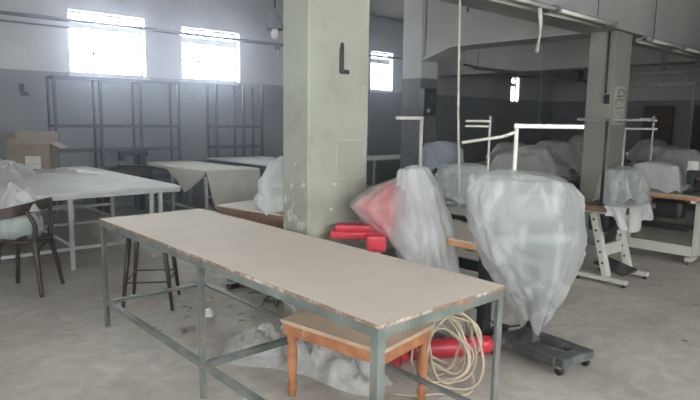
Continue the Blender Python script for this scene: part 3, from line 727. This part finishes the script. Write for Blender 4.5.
# ------------------------------------------------------------------ slotted racks against the wall
def rack(xs, shelves, label, y0=9.25, y1=9.58, top=2.07):
    t = thing('slotted_rack', label, 'rack', ((xs[0]+xs[-1])/2, (y0+y1)/2, 0)); ox, oy = (xs[0]+xs[-1])/2, (y0+y1)/2
    for x in xs:
        for y, sy in ((y0, 1), (y1, -1)): angle_leg(MB(), x-ox, y-oy, 0, top, 1, sy, 0.04, 0.006).build('upright', 'rack_metal', t)
    for z, mat_ in shelves:
        m = MB()
        for y in (y0, y1): m.span((xs[0]-ox, y-oy-0.008, z-0.022), (xs[-1]-ox, y-oy+0.008, z+0.022))
        for x in xs: m.span((x-ox, y0-oy, z-0.015), (x-ox+0.02, y1-oy, z+0.015))
        m.build('shelf_rail', mat_, t)
    return t
rack((2.54, 3.19, 3.81, 4.46), ((2.05, 'rack_metal'), (1.34, 'rack_metal'), (0.97, 'rack_metal'), (0.5, 'rack_metal')), 'longer empty slotted rack on the back wall under the brightest window')
rack((5.17, 5.72, 6.12), ((1.34, 'rack_metal'), (0.97, 'rack_metal'), (0.5, 'rack_metal')), 'shorter empty slotted rack on the back wall nearer the big pillar')

# ------------------------------------------------------------------ machine heads
def machine(name, label, loc, rz, mat, s=1.0, cat='sewing machine', group=None):
    """industrial lockstitch head: bed, column, arm, needle head, hand wheel; local x = length"""
    t = thing(name, label, cat, loc, rz, group)
    MB().box((0, 0, 0.02*s), (0.48*s, 0.18*s, 0.04*s), bev=0.008).build('bed', mat, t)
    arm = MB()
    arm.box((0.17*s, 0, 0.155*s), (0.12*s, 0.13*s, 0.24*s), bev=0.02*s)
    arm.box((0.0, 0, 0.245*s), (0.44*s, 0.11*s, 0.085*s), bev=0.02*s)
    arm.box((-0.185*s, 0, 0.20*s), (0.085*s, 0.10*s, 0.17*s), bev=0.018*s)
    arm.build('arm', mat, t)
    MB().lathe([(0.02*s, 0.23*s), (0.07*s, 0.235*s), (0.075*s, 0.25*s), (0.07*s, 0.272*s), (0.025*s, 0.275*s)], (0, 0, 0.235*s), 22, 'X').build('hand_wheel', 'machine_black', t)
    MB().tube([(-0.185*s, 0, 0.13*s), (-0.185*s, 0, 0.05*s)], 0.006*s, 8).box((-0.185*s, 0, 0.047*s), (0.03*s, 0.02*s, 0.008*s)).build('needle_bar', 'steel', t)
    return t

def simple_table(name, label, loc, rz, L, Wd, h, top_mat, edge_mat, leg_mat, group=None, cat='sewing table', apron=0):
    """sewing table: local x = length"""
    t = thing(name, label, cat, loc, rz, group)
    tp = MB().box((0, 0, h-0.006), (L, Wd, 0.012), bev=0.003).build('table_top', top_mat, t)
    e = MB().box((0, 0, h-0.030), (L-0.004, Wd-0.004, 0.036)); e.build('edge_band', edge_mat, tp)
    if apron: MB().box((0, Wd/2-0.03, h-0.048-apron/2), (L-0.06, 0.02, apron)).build('apron', edge_mat, t)
    for sx in (-1, 1):
        x = sx*(L/2-0.12)
        MB().box((x, 0.02, (h-0.05)/2+0.02), (0.06, 0.09, h-0.09), bev=0.006).build('leg', leg_mat, t)
        MB().box((x, 0, 0.03), (0.06, Wd*0.92, 0.05), bev=0.008).build('foot_bar', leg_mat, t)
        MB().box((x, 0, h-0.06), (0.05, Wd*0.8, 0.03)).build('top_bracket', leg_mat, t)
    MB().box((0, 0.02, 0.26), (L-0.24, 0.03, 0.09)).build('stretcher', leg_mat, t)
    return t

# table with the sack, left of the pillar
simple_table('sewing_table', 'brown edged sewing table with a sack behind the big pillar', (2.86, 4.02, 0), math.radians(90+11), 1.08, 0.52, 0.745, 'laminate', 'brown_edge', 'dark_metal', apron=0.10)
sk = MB()
drape(sk, [(1.20, 0.06, -0.02, 0.02, 0.02, 0), (1.185, 0.05, -0.02, 0.05, 0.04, 0), (1.13, 0.03, 0, 0.10, 0.08, 0), (1.0, 0.01, 0, 0.155, 0.13, 0.2), (0.86, 0, 0, 0.175, 0.15, 0.4), (0.78, 0, 0, 0.19, 0.16, 0.3), (0.752, 0, 0, 0.17, 0.14, 0)],
      60, 44, 5, 0.026, 3.3, 0.06, ang=math.radians(-48))
tag(sk.build('white_sack', 'sack', None, (2.80, 3.97, 0)), 'upright white sack on the brown edged table against the big pillar', 'sack')

# table A2: beige with orange edge, between red machine and covered press
simple_table('sewing_table', 'beige sewing table with orange edge between red machine and covered press', (3.30, 2.63, 0), PI/2, 1.02, 0.56, 0.735, 'laminate', 'orange_edge', 'dark_metal')

# table B: grey with pole stands and cover
simple_table('sewing_table', 'grey topped sewing table under the thin pale power pole', (4.13, 3.27, 0), PI/2, 1.36, 0.62, 0.745, 'grey_laminate', 'dark_metal', 'dark_metal')
machine('sewing_machine', 'grey machine under the white cover on the grey topped table', (4.32, 3.25, 0.746), math.radians(-42), 'machine_grey', 0.9)
cv = MB(); drape(cv, [(1.105, 0, 0, 0.16, 0.08, 0.6), (1.08, 0, 0, 0.22, 0.10, 0.8), (0.98, 0, 0, 0.25, 0.13, 0.8), (0.86, -0.02, 0, 0.265, 0.15, 0.6), (0.762, -0.03, 0, 0.30, 0.17, 0.4)], 56, 34, 7, 0.02, 5.2, 0.03, ang=math.radians(-42))
tag(cv.build('plastic_cover', 'film', None, (4.32, 3.24, 0)), 'milky cover over the machine on the grey topped table', 'plastic cover')

def thread_stand(label, loc, rz, h, arms, mat, r=0.012, group=None, arm_r=0.012):
    """upright thread stand; arms (z, x0, x1)"""
    t = thing('thread_stand', label, 'thread stand', loc, rz, group)
    MB().lathe([(0.05, 0.0), (0.05, 0.008), (0.02, 0.015), (0.015, 0.03)], n=16).build('base', mat, t)
    MB().tube([(0, 0, 0.01), (0, 0, h)], r, 10).build('pole', mat, t)
    for z, x0, x1 in arms:
        MB().box(((x0+x1)/2, 0, z), (abs(x1-x0), arm_r*2, arm_r*2), bev=0.003).build('arm', mat, t)
    return t
LAT = math.radians(-42)   # facing across the aisle
thread_stand('cream thread stand with a left arm at far end of grey table', (4.34, 3.78, 0.746), LAT, 0.79, [(0.775, -0.25, 0.0)], 'cream_pole', 0.018, arm_r=0.016)
thread_stand('pale thread stand with two short left arms behind milky cover', (4.415, 3.045, 0.746), LAT, 0.80, [(0.755, -0.215, 0.0), (0.71, -0.22, 0.0)], 'cream_pole', 0.011, arm_r=0.010)

# ------------------------------------------------------------------ red machine with polythene
rm = thing('red_machine', 'red machine under clear polythene right of the big pillar', 'machine', (2.86, 2.74, 0))
MB().box((0, 0, 0.025), (0.42, 0.36, 0.05), bev=0.012).build('base', 'base_metal', rm)
MB().box((0.02, 0.0, 0.37), (0.12, 0.12, 0.66), bev=0.015).build('column', 'base_metal', rm)
rb = MB()
R38 = Matrix.Rotation(LAT, 3, 'Z')
rb.box((-0.15, 0.125, 0.72), (0.44, 0.15, 0.05), rot=R38, bev=0.012)
rb.box((-0.20, 0.17, 0.765), (0.24, 0.11, 0.05), rot=R38, bev=0.018)
rb.build('bed', 'red', rm)
MB().box((-0.18, -0.04, 0.69), (0.13, 0.12, 0.11), rot=R38, bev=0.02).build('lower_housing', 'red', rm)
hd = MB()
hd.box((-0.02, 0.02, 0.90), (0.17, 0.15, 0.34), rot=R38 @ Matrix.Rotation(0.35, 3, 'Y'), bev=0.04)
hd.box((-0.09, 0.08, 0.93), (0.22, 0.12, 0.13), rot=R38 @ Matrix.Rotation(-0.35, 3, 'Y'), bev=0.035)
hd.build('head', 'red', rm)
MB().lathe([(0.02, -0.02), (0.085, -0.015), (0.09, 0.0), (0.085, 0.02), (0.02, 0.025)], (0.13, -0.14, 0.86), 24, 'X').build('hand_wheel', 'machine_black', rm)
ca = MB()
drape(ca, [(1.13, 0.08, -0.06, 0.05, 0.05, 0.2), (1.11, 0.06, -0.04, 0.11, 0.09, 0.2), (1.03, 0.0, 0.0, 0.20, 0.15, 0.2), (0.93, -0.05, 0.05, 0.27, 0.19, 0.1), (0.83, -0.01, 0.01, 0.25, 0.19, 0.1), (0.70, 0.05, -0.05, 0.22, 0.18, 0.1), (0.60, 0.08, -0.08, 0.17, 0.16, 0)],
      64, 44, 5, 0.035, 7.7, 0.035, ang=LAT)
tag(ca.build('polythene_cover', 'film_clear', None, (2.885, 2.69, 0)), 'clear polythene sheet over the red machine, red showing through', 'plastic cover')
da = MB()
drape(da, [(1.19, 0.0, 0.0, 0.05, 0.05, 0), (1.18, 0.0, 0.0, 0.085, 0.07, 0.2), (1.06, 0.02, -0.02, 0.135, 0.10, 0.2), (0.9, 0.05, -0.04, 0.165, 0.12, 0.1), (0.72, 0.07, -0.06, 0.19, 0.13, 0.1), (0.5, 0.09, -0.08, 0.19, 0.13, 0.1), (0.36, 0.09, -0.08, 0.17, 0.12, 0)],
      64, 44, 6, 0.035, 9.1, 0.03, ang=LAT)
tag(da.build('polythene_drape', 'film_bright', None, (2.90, 2.595, 0)), 'tall milky polythene hanging to the right of the red machine', 'plastic cover')
sd = thing('cloth_stand', 'slim grey post stand showing faintly inside the tall milky polythene', 'stand', (2.955, 2.54, 0))
MB().box((0, 0, 0.015), (0.30, 0.24, 0.03), bev=0.006).build('base', 'base_metal', sd)
MB().tube([(0, 0, 0.02), (0, 0, 1.14)], 0.02, 10).build('pole', 'grey_pole', sd)
MB().box((0, 0, 1.0), (0.10, 0.07, 0.18), rz=LAT, bev=0.03).build('head', 'machine_grey', sd)

# ------------------------------------------------------------------ covered press on castered base
pr = thing('pedestal_machine', 'machine on dark castered iron base beneath the big milky cover', 'machine', (3.22, 1.86, 0))
bs = MB()
bs.bar((0.06, 0.22, 0.085), (-0.03, -0.24, 0.085), 0.14, 0.06, bev=0.008)
bs.build('base_beam', 'base_metal', pr)
bs = MB(); bs.bar((-0.075, -0.245, 0.0851), (0.22, -0.29, 0.0851), 0.085, 0.056, bev=0.008); bs.build('cross_foot', 'base_metal', pr)
bs = MB(); bs.bar((0.25, 0.16, 0.083), (0.20, -0.27, 0.083), 0.075, 0.045, bev=0.006); bs.build('base_beam', 'base_metal', pr)
bs = MB(); bs.bar((-0.10, 0.20, 0.085), (0.30, 0.13, 0.085), 0.075, 0.05, bev=0.008); bs.build('cross_foot', 'base_metal', pr)
for x, y in ((-0.055, -0.25), (0.20, -0.285), (-0.08, 0.195), (0.28, 0.135)):
    w = MB().lathe([(0.008, -0.014), (0.026, -0.013), (0.028, 0.0), (0.026, 0.013), (0.008, 0.014)], (x, y, 0.028), 18, 'X').build('caster', 'machine_black', pr)
    MB().box((x, y, 0.052), (0.034, 0.03, 0.02)).build('fork', 'steel', w)
MB().tube([(0.06, 0.02, 0.10), (0.06, 0.02, 0.80)], 0.03, 14).box((0.06, 0.02, 0.15), (0.09, 0.09, 0.10), bev=0.01).build('column', 'base_metal', pr)
MB().tube(bez([(0.06, 0.06, 0.20), (-0.02, 0.22, 0.17), (-0.08, 0.26, 0.32), (0.02, 0.10, 0.5)], 16), 0.006, 6).build('cable', 'wire', pr)
MB().box((0, 0.02, 0.80), (0.46, 0.22, 0.05), rz=LAT, bev=0.012).build('bed', 'machine_grey', pr)
MB().box((0.0, 0.05, 0.98), (0.32, 0.16, 0.20), rz=LAT, bev=0.05).build('head', 'machine_grey', pr)
MB().tube([(-0.10, 0.10, 0.80), (-0.10, 0.10, 1.49)], 0.0125, 12).build('thread_pole', 'white_pole', pr)
q = MB().box((0.045, -0.03, 1.475), (0.42, 0.022, 0.026), rz=LAT, bev=0.004).build('thread_arm', 'white_pole', pr)
q.location = (0, 0, 0)
MB().tube([(-0.10, 0.10, 1.44), (-0.16, 0.155, 1.41), (-0.34, 0.32, 1.37)], 0.010, 8).build('side_rod', 'cream_pole', pr)
pc = MB()
drape(pc, [(1.20, -0.10, 0.09, 0.10, 0.07, 0.3), (1.19, -0.05, 0.05, 0.19, 0.12, 0.8), (1.155, -0.01, 0.01, 0.285, 0.155, 0.9), (1.07, 0, 0, 0.335, 0.185, 0.8), (0.92, 0.012, -0.01, 0.335, 0.20, 0.7), (0.76, 0.035, -0.03, 0.315, 0.20, 0.6), (0.60, 0.055, -0.045, 0.27, 0.185, 0.4), (0.45, 0.075, -0.055, 0.20, 0.155, 0.2), (0.32, 0.085, -0.055, 0.125, 0.11, 0), (0.25, 0.09, -0.055, 0.075, 0.07, 0)],
      96, 70, 7, 0.016, 11.3, 0.042, ang=LAT)
tag(pc.build('polythene_cover', 'film', None, (3.155, 1.91, 0)), 'big milky polythene cover tapering down over the castered machine', 'plastic cover')

# ------------------------------------------------------------------ hose coil, fire extinguisher, floor plastic, litter
hz = MB(); rnd = random.Random(5); pts = []
turns = 11
for i in range(turns*26):
    a = 2*PI*i/26; k = i/26
    r = 0.142+0.030*math.sin(k*2.1)+0.014*math.sin(3*a+k); off = 0.05*math.sin(k*1.3)+0.02*math.cos(a*2+k)
    px = r*math.cos(a)+0.035*math.sin(k*1.9); pz = 0.235+r*1.15*math.sin(a)+0.03*math.cos(k*1.1)
    pz = max(pz, 0.012)
    lean = (pz-0.2)*0.30
    pts.append((px*0.743+(off+lean)*0.669, -px*0.669+(off+lean)*0.743, pz))
pts += bez([pts[-1], (0.05, -0.15, 0.02), (-0.1, -0.05, 0.012), (-0.22, 0.02, 0.012), (-0.3, 0.12, 0.012)], 18)[1:]
hz.tube(pts, 0.0075, 7)
tag(hz.build('hose_coil', 'cable', None, (2.515, 1.955, 0)), 'loose coil of beige hose on the floor beside low bench', 'hose')
fe = thing('red_cylinder', 'red cylinder with dark end lying on the floor behind hose coil', 'cylinder', (2.90, 2.20, 0.062), math.radians(-27.5))
MB().lathe([(0.012, -0.30), (0.045, -0.295), (0.06, -0.26), (0.062, -0.22), (0.062, 0.20), (0.055, 0.25), (0.03, 0.285), (0.02, 0.29)], (0, 0, 0), 24, 'X').build('body', 'red', fe)
MB().lathe([(0.020, 0.29), (0.026, 0.30), (0.026, 0.335), (0.012, 0.345)], (0, 0, 0), 16, 'X').build('valve', 'dark_metal', fe)
MB().bar((0.31, 0, 0.02), (0.40, 0, 0.045), 0.018, 0.008).bar((0.31, 0, 0.0), (0.39, 0, 0.0), 0.018, 0.008).build('lever', 'dark_metal', fe)
g = MB(); heap(g, 0.11, 0.09, 0.15, 3.7, 40, 0.35, 0.3, 9, 0)
tag(g.build('red_bag', 'red', None, (2.585, 2.40, 0)), 'crumpled red bag on the floor behind the low bench leg', 'bag')
g = MB(); heap(g, 0.58, 0.27, 0.20, 2.9, 160, 0.68, math.radians(-70), 7.5, 0)
tag(g.build('plastic_sheet', 'film_floor', None, (2.13, 2.77, 0)), 'large crumpled polythene sheet on the floor under the work table', 'plastic')
g = MB(); heap(g, 0.06, 0.045, 0.055, 5.5, 30, 0.5, 0.4, 30, 0)
tag(g.build('crumpled_paper', 'paper', None, (2.07, 3.89, 0)), 'small white crumpled paper on the floor by the table leg', 'paper')
sc = MB(); rnd = random.Random(11)
for i in range(26):
    x, y = 2.95+rnd.uniform(-0.35, 0.45), 4.05+rnd.uniform(-0.55, 0.5); a = rnd.uniform(0, PI); L = rnd.uniform(0.06, 0.22)
    p = [(x, y, 0.008), (x+0.5*L*math.cos(a), y+0.5*L*math.sin(a), 0.02+rnd.uniform(0, 0.03)), (x+L*math.cos(a+0.4), y+L*math.sin(a+0.4), 0.008)]
    sc.tube(bez(p, 6), rnd.uniform(0.005, 0.012), 5)
for i in range(16):
    x, y = rnd.uniform(1.6, 2.6), rnd.uniform(3.2, 4.3); a = rnd.uniform(0, PI); L = rnd.uniform(0.02, 0.05)
    sc.tube(bez([(x, y, 0.003), (x+L*0.5*math.cos(a), y+L*0.5*math.sin(a), 0.005), (x+L*math.cos(a+0.9), y+L*math.sin(a+0.9), 0.003)], 5), 0.003, 5)
for i in range(9):
    x, y = rnd.uniform(3.6, 6.0), rnd.uniform(0.2, 1.6); a = rnd.uniform(0, PI); L = rnd.uniform(0.03, 0.07)
    sc.tube(bez([(x, y, 0.003), (x+L*0.5*math.cos(a), y+L*0.5*math.sin(a), 0.005), (x+L*math.cos(a+0.9), y+L*math.sin(a+0.9), 0.003)], 5), 0.003, 5)
tag(sc.build('floor_litter', 'scrap'), 'dark cloth and thread scraps littering the concrete floor', 'litter', kind='stuff')

machine('sewing_machine', 'dark machine standing by the racks on the low dark table', (3.55, 9.0, 0.716), 0.1, 'machine_black', 0.9)

# ------------------------------------------------------------------ white K-leg sewing table
kt = thing('sewing_table', 'brown topped sewing table on white slanted legs with holes', 'sewing table', (5.58, 2.39, 0))
tp = MB().box((0, 0, 0.734), (0.70, 0.48, 0.012), bev=0.003).build('table_top', 'brown_edge', kt)
MB().box((0, 0, 0.71), (0.694, 0.474, 0.034)).build('edge_band', 'brown_edge', tp)
for x in (-0.21, 0.27):
    lg = MB()
    a, b_ = Vector((x, 0.10, 0.66)), Vector((x, -0.06, 0.07))
    lg.bar(a, b_, 0.06, 0.075, bev=0.006, up=(1, 0, 0)); lo = lg.build('leg', 'white_metal', kt)
    d = -0.0385
    for k in range(5):
        MB().lathe([(0.002, d-0.001), (0.012, d), (0.012, d+0.001), (0.002, d+0.002)], a+(b_-a)*(0.10+0.17*k), 12, 'X').build('bolt_hole', 'machine_black', lo)
    MB().box((x, 0.0, 0.05), (0.06, 0.50, 0.04), bev=0.008).build('foot_bar', 'white_metal', kt)
    MB().box((x, 0.0, 0.676), (0.05, 0.44, 0.03), bev=0.004).build('top_bracket', 'white_metal', kt)
    for y in (-0.22, 0.22): MB().lathe([(0.012, 0.03), (0.02, 0.02), (0.022, 0.0)][::-1], (x, y, 0), 12).build('foot_pad', 'machine_black', kt)
MB().box((0.03, 0.02, 0.30), (0.44, 0.03, 0.11)).build('stretcher', 'white_metal', kt)
MB().box((0.03, 0.10, 0.56), (0.30, 0.22, 0.20), bev=0.05).build('motor', 'machine_black', kt)
MB().box((0.06, -0.02, 0.12), (0.32, 0.30, 0.02), rot=Matrix.Rotation(0.25, 3, 'X')).build('treadle', 'machine_black', kt)
thread_stand('tall dark thread stand with long crossbar on white legged table', (5.34, 2.42, 0.741), LAT, 0.80, [(0.79, -0.28, 0.45)], 'machine_black', 0.014)
machine('sewing_machine', 'grey machine under the sheet on the white legged table', (5.66, 2.38, 0.741), math.radians(0), 'machine_grey', 1.0)
cv = MB(); drape(cv, [(1.085, -0.02, 0, 0.17, 0.09, 0.7), (1.07, -0.01, 0, 0.22, 0.11, 0.8), (0.98, 0, 0, 0.265, 0.14, 0.7), (0.85, 0.01, 0, 0.285, 0.17, 0.5), (0.76, 0.03, 0, 0.31, 0.20, 0.3)], 60, 36, 7, 0.03, 13.1, 0.03)
tag(cv.build('plastic_cover', 'film', None, (5.68, 2.37, 0)), 'milky sheet over the machine behind the tall dark thread stand', 'plastic cover')
tail = MB()
def tf(u, v):
    y = 2.135+0.20*u
    k = v*1.0
    if k < 0.25: return Vector((5.42-0.20*(k/0.25), y, 0.772-0.012*(k/0.25)))
    d = (k-0.25)/0.75
    return Vector((5.215-0.02*d+0.022*math.sin(9*u+2*d)*d, y-0.03*d+0.02*math.sin(5*d+3*u)*d+0.05*(0.5-u)*d, 0.758-d*(0.20-0.13*u)-0.02*math.sin(7*u)*d))
def tg(u, v):
    x = 5.262+0.46*u
    if v < 0.25: return Vector((x, 2.30-0.165*(v/0.25), 0.772-0.012*(v/0.25)))
    d = (v-0.25)/0.75
    return Vector((x+0.02*math.sin(6*u)*d, 2.128-0.03*d+0.02*math.sin(10*u+2*d)*d, 0.758-d*(0.22-0.10*u)-0.02*math.sin(8*u)*d))
tail.grid(tf, 20, 26); tail.grid(tg, 30, 26)
tag(tail.build('plastic_tail', 'film_white', None, thick=0.002), 'end of milky sheet hanging off the white legged table', 'plastic')

# ------------------------------------------------------------------ right-hand sewing table
r3 = thing('sewing_table', 'orange edged sewing table with white stretcher at the right edge', 'sewing table', (7.03, 2.30, 0), PI/2)
tp = MB().box((0, 0, 0.744), (1.30, 0.56, 0.012), bev=0.003).build('table_top', 'laminate', r3)
MB().box((0, 0, 0.72), (1.294, 0.554, 0.036)).build('edge_band', 'orange_edge', tp)
for x in (-0.20, 0.55):
    MB().box((x, 0.0, 0.37), (0.06, 0.10, 0.66), bev=0.006).build('leg', 'white_metal', r3)
    MB().box((x, 0.0, 0.06), (0.06, 0.50, 0.045), bev=0.008).build('foot_bar', 'white_metal', r3)
    MB().box((x, 0.0, 0.685), (0.05, 0.48, 0.03)).build('top_bracket', 'white_metal', r3)
    for y in (-0.22, 0.22): MB().lathe([(0.010, -0.012), (0.022, -0.010), (0.022, 0.010), (0.010, 0.012)], (x, y, 0.022), 14, 'X').build('caster', 'brown_edge', r3)
MB().box((0.175, 0.22, 0.15), (0.80, 0.03, 0.11), bev=0.004).build('stretcher', 'white_metal', r3)
MB().box((0.10, 0.05, 0.56), (0.34, 0.20, 0.20), bev=0.05).build('motor', 'machine_black', r3)
MB().box((0.15, 0.0, 0.36), (0.60, 0.34, 0.03), bev=0.006).build('lower_shelf', 'machine_black', r3)
bk = machine('sewing_machine', 'black machine with small pale box at the right picture edge', (6.95, 2.02, 0.751), -PI/2, 'machine_black', 0.9)
MB().box((-0.15, 0.0, 0.312), (0.11, 0.09, 0.10), bev=0.008).build('control_box', 'machine_white', bk)
machine('sewing_machine', 'grey machine under low milky cover on the right edge table', (7.02, 2.56, 0.751), PI/2, 'machine_grey', 0.9)
cv = MB(); drape(cv, [(1.06, 0, 0.0, 0.17, 0.09, 0.8), (1.045, 0, 0, 0.23, 0.12, 0.9), (0.95, 0, 0, 0.27, 0.15, 0.9), (0.84, 0, 0, 0.285, 0.18, 0.8), (0.772, 0, 0, 0.29, 0.20, 0.7)], 56, 32, 7, 0.02, 17.1, 0.025, ang=PI/2)
tag(cv.build('plastic_cover', 'film_white', None, (7.01, 2.56, 0)), 'low milky cover over machine on the right edge sewing table', 'plastic cover')
thread_stand('pale thread stand with right arm beside lettered pillar', (6.78, 2.86, 0.751), LAT, 0.70, [(0.69, 0.0, 0.36)], 'grey_pole', 0.012)
thread_stand('tall pale thread stand with left arm behind the low milky cover', (7.15, 2.70, 0.751), LAT, 0.84, [(0.80, -0.17, 0.0)], 'grey_pole', 0.011)

# ------------------------------------------------------------------ middle distance, left of the farther pillar
mt = thing('long_table', 'long pale table edge seen far behind the red machine', 'table', (7.75, 8.05, 0))
MB().box((0, 0, 0.765), (2.9, 0.8, 0.03), bev=0.004).build('table_top', 'white_board', mt)
for x in (-1.35, -0.2, 1.35):
    for y in (-0.36, 0.36): MB().box((x, y, 0.375), (0.04, 0.04, 0.75)).build('leg', 'pale_steel', mt)
simple_table('sewing_table', 'dark legged sewing table carrying the blue grey bundle', (6.72, 5.40, 0), LAT, 0.95, 0.55, 0.75, 'grey_laminate', 'dark_metal', 'dark_metal')
cv = MB(); drape(cv, [(1.19, 0, 0, 0.14, 0.10, 0.5), (1.17, 0, 0, 0.22, 0.14, 0.6), (1.08, 0, 0, 0.28, 0.18, 0.5), (0.9, 0, 0, 0.30, 0.20, 0.5), (0.77, 0, 0, 0.31, 0.21, 0.4)], 56, 32, 6, 0.03, 19.3, 0.04, ang=LAT)
tag(cv.build('cloth_bundle', 'blue_cloth', None, (6.70, 5.40, 0)), 'blue grey cloth bundle on a machine below the black fuse box', 'bundle')

# far rows: covered machines
ft = simple_table('sewing_table', 'sewing table in far rows under dusty plastic left of lettered pillar', (6.35, 3.95, 0), PI/2, 1.0, 0.55, 0.75, 'grey_laminate', 'brown_edge', 'dark_metal', 'sewing tables in the far rows')
FAR = [(6.35, 3.98), (7.25, 4.25), (8.2, 4.5), (9.5, 4.9), (9.3, 4.75+1.2), (11.0, 5.3), (12.8, 6.3), (9.6, 3.35-0.15), (11.3, 4.1), (13.0, 4.9)]
cov = []
for i in range(4):
    h = 0.36+0.05*(i % 3)
    c = MB(); drape(c, [(0.76+h, 0, 0, 0.12, 0.09, 0.4), (0.74+h, 0, 0, 0.22, 0.13, 0.5), (0.68+h*0.8, 0.02, 0, 0.33, 0.2, 0.4), (0.76+h*0.35, 0, 0, 0.42, 0.24, 0.3), (0.775, 0, 0, 0.47, 0.27, 0.3)], 48, 28, 6, 0.04, 21.3+i*1.7, 0.05, ang=PI/2)
    cov.append(c)
FL = {7: 'sewing table in far rows right of the lettered pillar, nearest one', 8: 'sewing table in far rows right of the lettered pillar, middle one', 9: 'sewing table in far rows right of the lettered pillar, farthest one'}
for i, (x, y) in enumerate(FAR):
    if i: copy_tree(ft, (x, y, 0), PI/2, FL.get(i, 'sewing table in far rows under dusty plastic left of lettered pillar'))
protos = [tag(c.build('dusty_cover', 'film_far'), 'dusty plastic cover heaped on a sewing table in far rows left of lettered pillar', 'plastic cover', 'dusty covers in the far rows') for c in cov]
for i, (x, y) in enumerate(FAR):
    o = protos[i] if i < 4 else protos[i % 4].copy()
    if i >= 4: COL.objects.link(o)
    o.location = (x, y, 0); o.rotation_euler = (0, 0, 0.15*((i*7) % 3-1))
    if i in FL: o['label'] = {7: 'dusty plastic cover in far rows right of the lettered pillar, nearest', 8: 'dusty plastic cover in far rows right of the lettered pillar, middle', 9: 'dusty plastic cover in far rows right of the lettered pillar, farthest'}[i]

# ------------------------------------------------------------------ light: overcast daylight through back windows and added unseen ones
w = bpy.data.worlds.new('overcast_sky'); SC.world = w; w.use_nodes = True
bg = w.node_tree.nodes['Background']; bg.inputs['Color'].default_value = (0.97, 0.985, 1.0, 1); bg.inputs['Strength'].default_value = 45.0
def portal(name, loc, sx, sy, rot):
    l = bpy.data.lights.new(name, 'AREA'); l.shape = 'RECTANGLE'; l.size = sx; l.size_y = sy; l.cycles.is_portal = True
    o = bpy.data.objects.new(name, l); COL.objects.link(o); o.location = loc; o.rotation_euler = rot
for h in BACK: portal('window_portal', ((h[0]+h[1])/2, Y1+0.22, (h[2]+h[3])/2), h[1]-h[0], h[3]-h[2], (-PI/2, 0, 0))
for h in FRONT_FILL: portal('window_portal', ((h[0]+h[1])/2, Y0-0.22, (h[2]+h[3])/2), h[1]-h[0], h[3]-h[2], (PI/2, 0, 0))
for h in LEFT_FILL: portal('window_portal', (X0-0.22, (h[0]+h[1])/2, (h[2]+h[3])/2), h[1]-h[0], h[3]-h[2], (PI/2, 0, -PI/2))

hm = bpy.data.materials.new('glow_haze'); hm.use_nodes = True  # haze volume added to spread a bluish glow around the windows
hn = hm.node_tree; hn.nodes.remove(hn.nodes['Principled BSDF'])
vsx = hn.nodes.new('ShaderNodeVolumeScatter'); vsx.inputs['Color'].default_value = (0.70, 0.77, 1.0, 1)
vsx.inputs['Density'].default_value = 0.023; vsx.inputs['Anisotropy'].default_value = 0.89
hn.links.new(vsx.outputs[0], hn.nodes['Material Output'].inputs['Volume'])
hz_ = MB().span((X0-0.2, Y0-0.2, -0.1), (X1+0.2, Y1+0.21, ZC+0.1)).build('haze', hm)
tag(hz_, 'thin haze filling the whole workshop air, added for the window glow', 'haze', kind='stuff')

vs = SC.view_settings
vs.view_transform = 'Standard'; vs.look = 'None'; vs.gamma = 1.0; vs.exposure = 0.1; vs.use_curve_mapping = False
SC.display_settings.display_device = 'sRGB'
try:
    cy_ = SC.cycles
    cy_.use_denoising = True; cy_.denoiser = 'OPENIMAGEDENOISE'
    cy_.max_bounces = 10; cy_.diffuse_bounces = 5; cy_.transparent_max_bounces = 16; cy_.sample_clamp_indirect = 8.0
except Exception: pass
